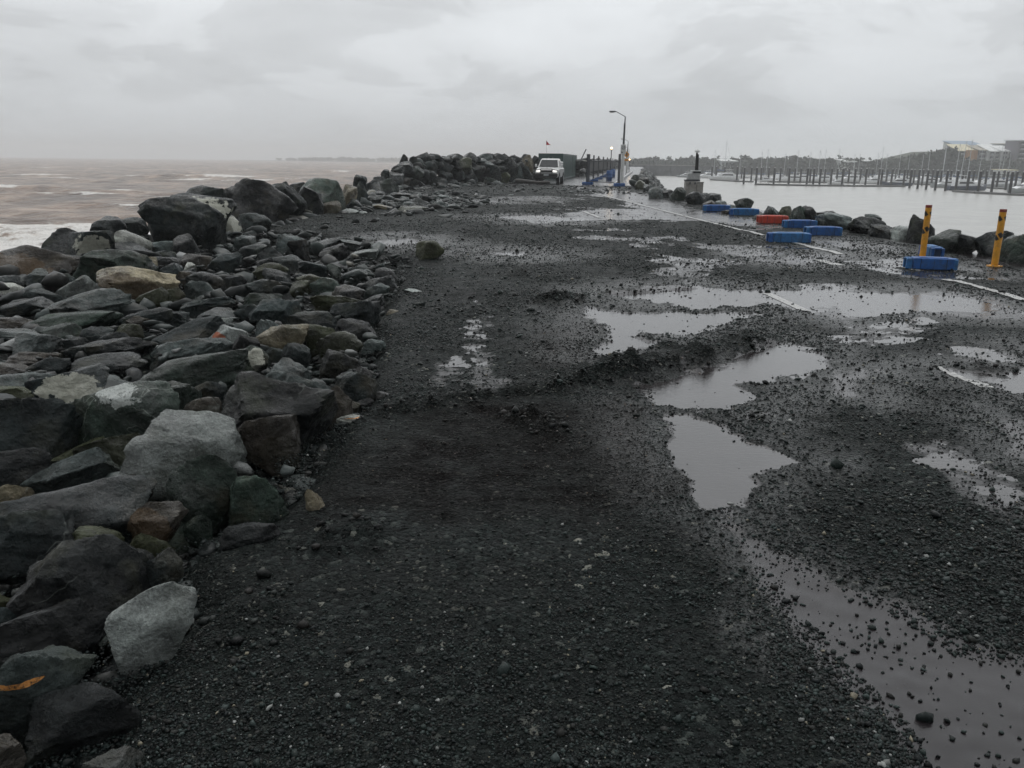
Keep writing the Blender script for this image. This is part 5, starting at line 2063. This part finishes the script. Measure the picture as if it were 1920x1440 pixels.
def pontoon(pts, label):
    q = [on_plane(px, py, SEA_Z)[:2] for px, py in pts]
    m = MB()
    for a, b in zip(q[:-1], q[1:]):
        d = b - a
        ln = float(np.linalg.norm(d))
        ang = math.atan2(d[1], d[0])
        Mx = Matrix.Translation(((a[0] + b[0]) / 2, (a[1] + b[1]) / 2, SEA_Z + .18)) @ Matrix.Rotation(ang, 4, 'Z')
        m.box((0, 0, 0), (ln - .05, 1.6, .42), Mx, ch=.05)
    o = m.build('floating_pontoon', M_PONT)
    tag(o, label, 'pontoon', 'floating pontoons of the marina')


pontoon([(1415, 347), (1510, 349), (1600, 350)], 'long floating pontoon along the left half of the front pile row')
pontoon([(1600, 350), (1694, 350.5)], 'floating pontoon in the middle of the front pile row')
pontoon([(1792, 360), (1834, 363), (1900, 366.5), (1960, 369)], 'floating pontoon at the right end of the front pile row')
pontoon([(1336, 338), (1382, 341), (1410, 342)], 'short floating pontoon at the far left of the marina')
pontoon([(1440, 342), (1560, 343.5), (1700, 345.5), (1800, 350), (1900, 356)], 'floating pontoon behind the front row of boats')


def hull(m, ln, bw, fb, M=None):
    """boat hull along +x bow"""
    rings = []
    for u, w, zb, zt in ((-.5, .78, .05, fb * .85), (-.3, .98, -.25, fb * .85), (0, 1.0, -.32, fb * .9), (.25, .82, -.28, fb), (.40, .45, -.15, fb * 1.1), (.5, .04, .30, fb * 1.22)):
        w = w * bw / 2
        x = u * ln
        rings.append([(x, -w * .55, zb), (x, w * .55, zb), (x, w * .92, zt * .55), (x, w, zt), (x, -w, zt), (x, -w * .92, zt * .55)])
    m.loft(rings, M)


def make_cruiser(hm, label):
    t = empty('motor_cruiser', (0, 0, 0))
    tag(t, label, 'boat')
    m = MB()
    hull(m, 10.5, 3.4, 1.25)
    m.build('hull', hm, t)
    m = MB()
    m.prism([(-3.6, 1.05), (-3.4, 2.35), (.6, 2.35), (1.7, 1.75), (3.6, 1.25), (3.8, 1.1)], 'y', -1.25, 1.25)
    cb = m.build('cabin', M_HULLW, t)
    m = MB()
    for sg in (-1, 1):
        m.prism([(-3.0, 1.65), (-2.9, 2.12), (.5, 2.12), (1.2, 1.7)], 'y', sg * 1.255, sg * 1.262)
    m.add([(.78, -1.1, 2.29), (.78, 1.1, 2.29), (1.70, 1.1, 1.79), (1.70, -1.1, 1.79)], [(0, 1, 2, 3)])
    m.v = [v + Vector((.012, 0, .02)) if abs(v.y) < 1.2 else v for v in m.v]
    m.build('window', M_GLASSD, cb)
    m = MB()
    m.prism([(-3.0, 2.35), (-2.9, 2.75), (-.2, 2.75), (.4, 2.35)], 'y', -1.0, 1.0)
    m.build('flybridge', M_HULLW, t)
    m = MB()
    for xx in (-2.7, -.5):
        for yy in (-.9, .9):
            m.tube((xx, yy, 2.75), (xx, yy, 3.65), .03, n=6)
    m.box((-1.6, 0, 3.68), (2.7, 2.1, .07), ch=.02)
    m.build('hardtop', M_HULLW, t)
    m = MB()
    m.tube((-1.8, 0, 3.7), (-2.1, 0, 5.3), .03, .015, n=6)
    m.build('aerial', M_HULLW, t)
    return t


def make_yacht(hm):
    t = empty('sailing_yacht', (0, 0, 0))
    tag(t, 'white sailing yacht', 'boat')
    m = MB()
    hull(m, 10.0, 3.1, 1.05)
    m.build('hull', hm, t)
    m = MB()
    m.prism([(-1.8, 1.0), (-1.6, 1.5), (1.2, 1.45), (2.4, 1.05)], 'y', -.85, .85)
    m.build('cabin', M_HULLW, t)
    m = MB()
    m.tube((.6, 0, .9), (.45, 0, 11.2), .09, .06, n=8)
    m.tube((.52, -.9, 6.4), (.52, .9, 6.4), .025, n=6)
    mm = m.build('mast', M_ALU, t)
    m = MB()
    m.tube((.5, 0, 2.1), (-3.6, 0, 2.2), .06, n=8)
    m.tube((.4, 0, 2.26), (-3.5, 0, 2.32), .13, .08, n=8)
    m.build('boom', M_CANVAS, t)
    m = MB()
    for a, b in (((.46, 0, 11.1), (4.9, 0, 1.25)), ((.46, 0, 11.1), (-4.9, 0, 1.0)), ((.5, .9, 6.4), (.5, 1.4, 1.0)), ((.5, -.9, 6.4), (.5, -1.4, 1.0))):
        m.tube(a, b, .014, n=4)
    m.build('rigging', M_DKPOLE, mm)
    return t


cr = {'w': make_cruiser(M_HULLW, 'c'), 'd': make_cruiser(M_HULLD, 'c'), 'g': make_cruiser(M_HULLG, 'c')}
used = set()
CR = [
    (1324, 334, 'w', 200, 1.0, 'white motor cruiser at the far left end of the marina'), (1357, 338, 'w', 175, 1.2, 'long white motor cruiser left of the first tall pile pair'), (1372, 334, 'w', 30, .9, None),
    (1437, 341, 'w', 20, .7, None), (1500, 339, 'w', 200, 1.0, None), (1484, 341, 'w', 160, 1.0, None), (1547, 341, 'w', 15, 1.0, None), (1566, 346, 'w', 190, .62, 'small white cabin boat moored on the front pontoon'), (1572, 340, 'w', 20, 1.0, None),
    (1591, 341, 'w', 200, 1.1, None), (1611, 340, 'w', 10, 1.0, None), (1633, 345, 'w', 185, .85, 'cream-topped low cruiser on the front pontoon'), (1655, 340, 'w', 30, 1.0, None), (1681, 348, 'd', 170, .95, 'dark blue hulled launch on the middle pontoon'),
    (1700, 343, 'w', 20, 1.0, None), (1727, 344, 'w', 190, 1.0, None), (1745, 346, 'g', 15, 1.0, None), (1768, 343, 'w', 200, 1.1, None), (1772, 352, 'g', 175, .9, None), (1801, 350, 'w', 10, 1.1, 'white flybridge cruiser above the dark hulled launch'),
    (1812, 357, 'd', 5, 1.15, 'large dark hulled launch with a white wheelhouse at the right of the marina'), (1842, 347, 'w', 195, 1.0, None), (1872, 352, 'g', 15, 1.1, None), (1905, 350, 'w', 180, 1.0, None), (1919, 362, 'g', 190, 1.0, 'grey open-deck boat cut by the right edge of the frame'),
    (1284, 332.5, 'g', 180, .75, 'small grey boat out on the harbour left of the cabinets'), (1463, 337, 'w', 40, .9, None), (1520, 336, 'w', 150, .9, None), (1668, 337, 'w', 160, 1.0, None), (1896, 344, 'w', 20, 1.0, None),
]
for px, py, k, rz, sc_, lab in CR:
    src = cr[k]
    t = src if k not in used else copy_tree(src)
    used.add(k)
    p = on_plane(px, py, SEA_Z)
    t.location = (p[0], p[1], SEA_Z)
    t.rotation_euler = (0, 0, R(rz))
    sc_ *= .72
    t.scale = (sc_, sc_, sc_)
    nm = {'w': 'white', 'd': 'dark blue', 'g': 'grey'}[k]
    tag(t, lab or '%s motor cruiser moored between the marina piles' % nm, 'boat', 'motor cruisers in the marina' if lab else '%s motor cruisers between the piles' % nm)
ys_ = make_yacht(M_HULLW)
YA = [(1335, 333, 1.0), (1355, 333, 1.35), (1388, 334, .9), (1424, 336, .95), (1432, 338, 1.0), (1466, 336, .9), (1490, 335, 1.05), (1512, 337, .95), (1529, 341, .95), (1546, 336, 1.05), (1573, 336, 1.1), (1594, 338, .9), (1609, 338, .9), (1638, 338, .95),
      (1652, 336, 1.2), (1661, 340, .9), (1686, 338, 1.05), (1697, 339, .9), (1740, 343, .95), (1763, 345, 1.05), (1769, 342, 1.2), (1785, 346, 1.15), (1794, 348, 1.2), (1814, 347, 1.25), (1834, 348, 1.0), (1864, 350, 1.05), (1876, 348, 1.0), (1914, 352, 1.25), (1850, 345, .9), (1722, 340, .9), (1890, 351, .9)]
for i, (px, py, sc_) in enumerate(YA):
    t = ys_ if i == 0 else copy_tree(ys_)
    p = on_plane(px, py, SEA_Z)
    t.location = (p[0], p[1], SEA_Z)
    t.rotation_euler = (R(random.uniform(-1.5, 1.5)), R(random.uniform(.5, 2.5)), R(random.choice((15, 195)) + random.uniform(-25, 25)))
    t.scale = (sc_ * .85, sc_ * .85, sc_ * .85)
    tag(t, 'white sailing yacht with a bare mast moored in the marina', 'boat', 'sailing yachts with bare masts in the marina')

# ------------------------------------------------------------------ far shore: land, woods, breakwater arm, houses
M_LAND = basic('far_land', (.05, .06, .04), .9, var=.3, scale=.02)
M_LEAF = basic('far_foliage', (.035, .045, .028), .8, var=.55, scale=.12)


def strip_land(name, pts, z0, depth, label, mat):
    """raised land whose front runs through (x,y,top) points"""
    n = len(pts)
    vs, fs = [], []
    for k, (f0, zf) in enumerate(((0, 0), (8, .55), (30, 1.0), (45, 1.0), (depth, .1))):
        for x, y, top in pts:
            vs.append((x, y + f0, z0 + (top - z0) * zf))
    for k in range(4):
        for i in range(n - 1):
            fs.append((k * n + i, k * n + i + 1, (k + 1) * n + i + 1, (k + 1) * n + i))
    o = np_mesh(name, np.array(vs), np.array(fs), mat, smooth=True)
    tag(o, label, kind='structure')


def pp(px, py, d):
    return tuple(at_depth(px, py, d))


shore_pts = []
for px, d, top in ((1150, 430, 1.0), (1250, 420, 1.0), (1350, 400, .8), (1450, 380, .6), (1550, 360, .6), (1650, 350, .8), (1700, 350, 2.5), (1760, 350, 6.0), (1800, 345, 8.0), (1880, 340, 8.5), (1960, 335, 8.0), (2200, 320, 8.0)):
    q = at_depth(px, 310, d)
    shore_pts.append((q[0], q[1], top))
strip_land('terrain', shore_pts, SEA_Z - .5, 90, 'low land behind the marina rising to a hill on the right', M_LAND)


def foliage_mesh(name, blobs, seed, label, mat, leaf=(.5, 1.1), per=220):
    """mass of leaf clumps: many small tilted quads spread through uneven crowns"""
    rg = np.random.default_rng(seed)
    V = []
    for (x, y, z, rx, ry, rz) in blobs:
        n = int(per)
        d = rg.normal(0, 1, (n, 3))
        d /= np.linalg.norm(d, axis=1)[:, None]
        rad = rg.random(n) ** .35
        lump = 1 + .28 * np.sin(d[:, 0] * 5 + x) * np.sin(d[:, 2] * 4 + y) + .15 * np.sin(d[:, 1] * 9)
        c = np.stack([x + d[:, 0] * rx * rad * lump, y + d[:, 1] * ry * rad * lump, z + d[:, 2] * rz * rad * lump], 1)
        a = rg.normal(0, 1, (n, 3))
        a /= np.linalg.norm(a, axis=1)[:, None]
        b = np.cross(a, rg.normal(0, 1, (n, 3)))
        b /= np.linalg.norm(b, axis=1)[:, None]
        s_ = rg.uniform(leaf[0], leaf[1], n)[:, None]
        V.append(np.stack([c - a * s_ - b * s_ * .6, c + a * s_ - b * s_ * .6, c + a * s_ * .8 + b * s_ * .6, c - a * s_ * .8 + b * s_ * .6], 1).reshape(-1, 3))
    V = np.concatenate(V)
    Fq = np.arange(len(V)).reshape(-1, 4)
    o = np_mesh(name, V, Fq, mat)
    tag(o, label, 'woods', kind='stuff')
    return o


rg = np.random.default_rng(31)
bl = []
top_px = ([1180, 1230, 1260, 1300, 1340, 1380, 1440, 1500, 1560, 1600, 1650, 1690, 1720, 1760, 1800, 1860, 1960], [300, 297, 299, 298, 299, 299, 298, 299, 300, 301, 302, 301, 306, 301, 309, 312, 312])
dep_px = ([1150, 1300, 1500, 1700, 1960], [445, 420, 378, 362, 352])
for i in range(420):
    px = rg.uniform(1160, 1990)
    d = np.interp(px, *dep_px) + rg.uniform(0, 40)
    tp = np.interp(px, *top_px) + rg.uniform(0, 12)
    q = at_depth(px, tp, d)
    r_ = rg.uniform(2.2, 4.2)
    bl.append((q[0], q[1], q[2] - r_ * .7, r_ * 1.25, r_, r_))
for i in range(220):
    px = rg.uniform(1330, 1990)
    d = np.interp(px, *dep_px) - rg.uniform(2, 18)
    q = at_depth(px, rg.uniform(309, 318), d)
    r_ = rg.uniform(1.4, 2.6)
    bl.append((q[0], q[1], max(q[2], -2.0), r_ * 1.3, r_, r_))
foliage_mesh('far_woods', bl, 3, 'dark belt of trees behind the marina', M_LEAF, per=150)

# distant low coast beyond the sea
cpts = []
for px, d, top in ((430, 1750, -3.0), (540, 1700, -2.0), (640, 1600, -1.5), (760, 1500, -1.0), (900, 1450, -1.0), (1180, 1400, -1.0)):
    q = at_depth(px, 303, d)
    cpts.append((q[0], q[1], top))
strip_land('coast_terrain', cpts, SEA_Z - .5, 300, 'faint low coast on the horizon left of the boulder wall', M_LAND)
bl = []
for i in range(260):
    px = rg.uniform(520, 1180)
    d = np.interp(px, [430, 760, 1180], [1760, 1520, 1420]) + rg.uniform(5, 60)
    hgt = rg.uniform(3.5, 7.5) * np.interp(px, [520, 640, 1180], [.5, 1, 1])
    q = at_depth(px, 303, d)
    bl.append((q[0], q[1], -1.0 + hgt * .45, hgt * 1.3, hgt, hgt * .55))
foliage_mesh('coast_woods', bl, 4, 'faint line of trees along the far coast', M_LEAF, leaf=(.9, 2.0), per=60)


def tree(px, d, ytop, label, wide=.42, grp='single trees standing above the far woods'):
    q = at_depth(px, ytop, d)
    base = at_depth(px, 316, d)
    zb, zt = base[2] - 1, q[2]
    t = empty('tree', (q[0], q[1], zb))
    tag(t, label, 'tree', grp)
    h = zt - zb
    m = MB()
    m.tube((0, 0, 0), (.2, 0, h * .6), h * .035, h * .018, n=8)
    m.tube((.1, 0, h * .4), (h * .2, .2, h * .72), h * .016, h * .006, n=6)
    m.tube((.1, 0, h * .45), (-h * .18, -.2, h * .75), h * .016, h * .006, n=6)
    m.build('trunk', M_TIMBER, t)
    rg = np.random.default_rng(int(px))
    bl = []
    for k in range(9):
        a = rg.uniform(0, 6.28)
        rr = rg.uniform(.1, 1) * wide * h * .6
        bl.append((math.cos(a) * rr, math.sin(a) * rr, h * rg.uniform(.55, .92), h * .16, h * .16, h * .12))
    o = foliage_mesh('crown', bl, int(px), '', M_LEAF, leaf=(.3, .6), per=110)
    for k in ('label', 'category', 'kind'):
        if k in o:
            del o[k]
    o.parent = t


tree(1491, 372, 291, 'tall flat-crowned tree rising above the woods behind the marina')
tree(1287, 415, 297, 'tree rising over the far breakwater left of the cabinets')
tree(1683, 352, 297, 'rounded dark tree left of the low-roofed house')
tree(1697, 350, 298, 'dark tree close beside the low-roofed house')
tree(1558, 362, 298, 'broad tree left of the white roofed building')

# far arm of the breakwater
va = at_depth(1176, 322, 330)
vb = at_depth(1345, 322, 300)
m = MB()
n = 60
rings = []
for i in range(n + 1):
    u = i / n
    x, y = va[0] + (vb[0] - va[0]) * u, va[1] + (vb[1] - va[1]) * u
    jz = random.uniform(-.18, .18)
    rings.append([(x, y - 4.2 + random.uniform(-.3, .3), SEA_Z - 1), (x, y - 2.4 + random.uniform(-.35, .35), SEA_Z + 2.0 + jz), (x, y - 1.0, .6 + jz * .4), (x, y + 2.5, .6), (x, y + 6, SEA_Z - 1)])
m.loft(rings)
ba = m.build('far_breakwater', basic('far_rock_face', (.055, .058, .060), .8, var=.5, scale=.5, bump=.6))
tag(ba, 'long dark rock breakwater arm across the harbour', 'breakwater')
m = MB()
d = vb - va
ang = math.atan2(d[1], d[0])
Mx = Matrix.Translation(((va[0] * .62 + vb[0] * .38), (va[1] * .62 + vb[1] * .38), .72)) @ Matrix.Rotation(ang, 4, 'Z')
m.box((0, .6, 0), (float(np.linalg.norm(d[:2])) * .74, 1.2, .28), Mx)
m.build('capping', M_CONC, ba).matrix_parent_inverse = ba.matrix_world.inverted()


def house(px0, px1, ytop, d, wallmat, roofmat, label, ybot=318, slope=0.0, deep=10.0, storeys=1, bays=3, roofdrop=.18, grp=None, cat='building', panels=None):
    a, b = at_depth(px0, ytop, d), at_depth(px1, ytop, d)
    zt = (a[2] + b[2]) / 2
    zb = at_depth((px0 + px1) / 2, ybot, d)[2]
    w = float(np.linalg.norm((b - a)[:2]))
    ang = math.atan2(b[1] - a[1], b[0] - a[0])
    t = empty('apartment_building' if storeys > 2 else 'house', (a[0], a[1], zb), ang)
    tag(t, label, cat, grp)
    h = zt - zb
    rt = h * roofdrop
    m = MB()
    m.prism([(0, 0), (deep, 0), (deep, h - .3), (0, h - rt)], 'x', 0, w)
    m.build('wall', wallmat, t)
    m = MB()
    m.prism([(-1.1, h - rt - .15 * rt), (deep + .6, h - .12), (deep + .6, h + .15), (-1.1, h - rt + .28 - .15 * rt)], 'x', -.5, w + .5)
    m.build('roof', roofmat, t)
    st = (h - rt) / storeys
    for s_ in range(storeys):
        for k in range(bays):
            x0 = w * (k + .18) / bays
            x1 = w * (k + .82) / bays
            m = MB()
            m.box(((x0 + x1) / 2, -.03, st * (s_ + .52)), (x1 - x0, .06, st * .52))
            wi = m.build('window', M_GLASSD, t)
            if storeys > 2:
                m = MB()
                m.box(((x0 + x1) / 2, -.55, st * s_ + st * .14), (x1 - x0 + .5, 1.0, .14))
                m.box(((x0 + x1) / 2, -1.02, st * s_ + st * .27), (x1 - x0 + .5, .05, st * .22))
                m.build('balcony', M_CAB, t)
    if panels:
        for u0, u1, v0, v1, mt in panels:
            m = MB()
            m.box((w * (u0 + u1) / 2, -.7, h * (v0 + v1) / 2), (w * (u1 - u0), 1.4, h * (v1 - v0)))
            m.build('wall_panel', mt, t)
    return t


B_BLUE = basic('blue_grey_roof', (.20, .28, .38), .5)
B_CREAM = basic('cream_roof', (.62, .56, .38), .5)
B_ORANGE = basic('orange_render', (.50, .25, .09), .7)
B_WHITE = basic('white_roof_sheet', (.70, .71, .70), .45)
B_GREY = basic('grey_render', (.38, .40, .42), .7)
B_PALE = basic('pale_render', (.60, .61, .60), .7)
B_DARK = basic('dark_plum_render', (.15, .14, .165), .7)
B_BEIGE = basic('beige_roof', (.36, .33, .27), .6)
house(1791, 1842, 263.5, 366, B_PALE, B_BLUE, 'grey apartment block with a blue-grey roof standing highest on the hill', ybot=300, storeys=4, bays=4, roofdrop=.22)
house(1799, 1836, 270, 352, B_DARK, B_CREAM, 'apartment building with a cream sloping roof and an orange wall', ybot=308, storeys=3, bays=3, roofdrop=.32, panels=[(.34, .95, .12, .70, B_ORANGE)])
house(1838, 1856, 272, 350, B_DARK, B_BEIGE, 'dark apartment building with a narrow beige roof beside the orange wall', ybot=308, storeys=3, bays=2, roofdrop=.26, panels=[(.70, .90, .2, .74, B_WHITE)])
house(1858, 1879, 270, 348, B_PALE, B_WHITE, 'apartment building with a white skillion roof left of its pale walled neighbour', ybot=308, storeys=3, bays=2, roofdrop=.34)
house(1882, 1905, 272.5, 346, B_PALE, B_WHITE, 'pale walled apartment building with a white skillion roof', ybot=308, storeys=3, bays=2, roofdrop=.30)
house(1884, 1911, 268.5, 372, B_GREY, B_BEIGE, 'apartment block with a flat beige roof behind the white-roofed buildings', ybot=300, storeys=4, bays=3, roofdrop=.06)
house(1912, 1960, 262, 340, B_DARK, B_GREY, 'dark plum apartment tower cut by the right edge of the frame', ybot=308, storeys=5, bays=3, roofdrop=.05)
house(1716, 1738, 303.5, 349, B_PALE, B_WHITE, 'low house with a wide white roof at the foot of the hill', ybot=318, storeys=1, bays=3)
house(1585, 1604, 299, 352, B_PALE, B_WHITE, 'white roofed two-storey clubhouse behind the marina', ybot=322, storeys=2, bays=3)
house(1618, 1642, 300.5, 358, B_GREY, B_WHITE, 'long low building with a flat white roof behind the yachts', ybot=320, storeys=1, bays=4, roofdrop=.1)
house(1355, 1382, 299, 392, B_GREY, B_WHITE, 'white roofed shed behind the left end of the marina', ybot=318, storeys=1, bays=3)
house(1880, 1904, 318, 300, B_PALE, B_CREAM, 'cream awning kiosk at the waterfront below the apartments', ybot=326, storeys=1, bays=3, deep=6)

# hillside trees in front of the buildings
bl = []
for i in range(330):
    px = rg.uniform(1690, 1980) if i % 2 else rg.uniform(1690, 1796)
    d = 345 - rg.uniform(0, 26)
    top = np.interp(px, [1700, 1740, 1785, 1794, 1808, 1836, 1846, 1980], [305, 297, 288, 300, 314, 314, 313, 314])
    py = rg.uniform(top, 320)
    q = at_depth(px, py, d)
    r_ = rg.uniform(1.5, 2.9)
    bl.append((q[0], q[1], q[2], r_ * 1.2, r_, r_))
foliage_mesh('hillside_woods', bl, 8, 'dark trees covering the hillside below the apartments', M_LEAF, per=150, leaf=(.35, .8))

# ------------------------------------------------------------------ rain haze
hz = MB()
hz.box((0, 0, (SEA_Z - 8 + 34) / 2), (5600, 5600, 34 - (SEA_Z - 8)))
hm = bpy.data.materials.new('rain_haze')
hm.use_nodes = True
ht = hm.node_tree
for n in list(ht.nodes):
    ht.nodes.remove(n)
pv = N(ht, 'ShaderNodeVolumePrincipled', i_Density=.00072, i_Anisotropy=.25)
pv.inputs['Color'].default_value = (.96, .97, .98, 1)
ou = N(ht, 'ShaderNodeOutputMaterial')
L(ht, pv.outputs[0], ou.inputs['Volume'])
ho = hz.build('haze', hm)
tag(ho, 'grey rain haze over the sea and harbour', kind='stuff')
print('rocks', COUNT['rock'])
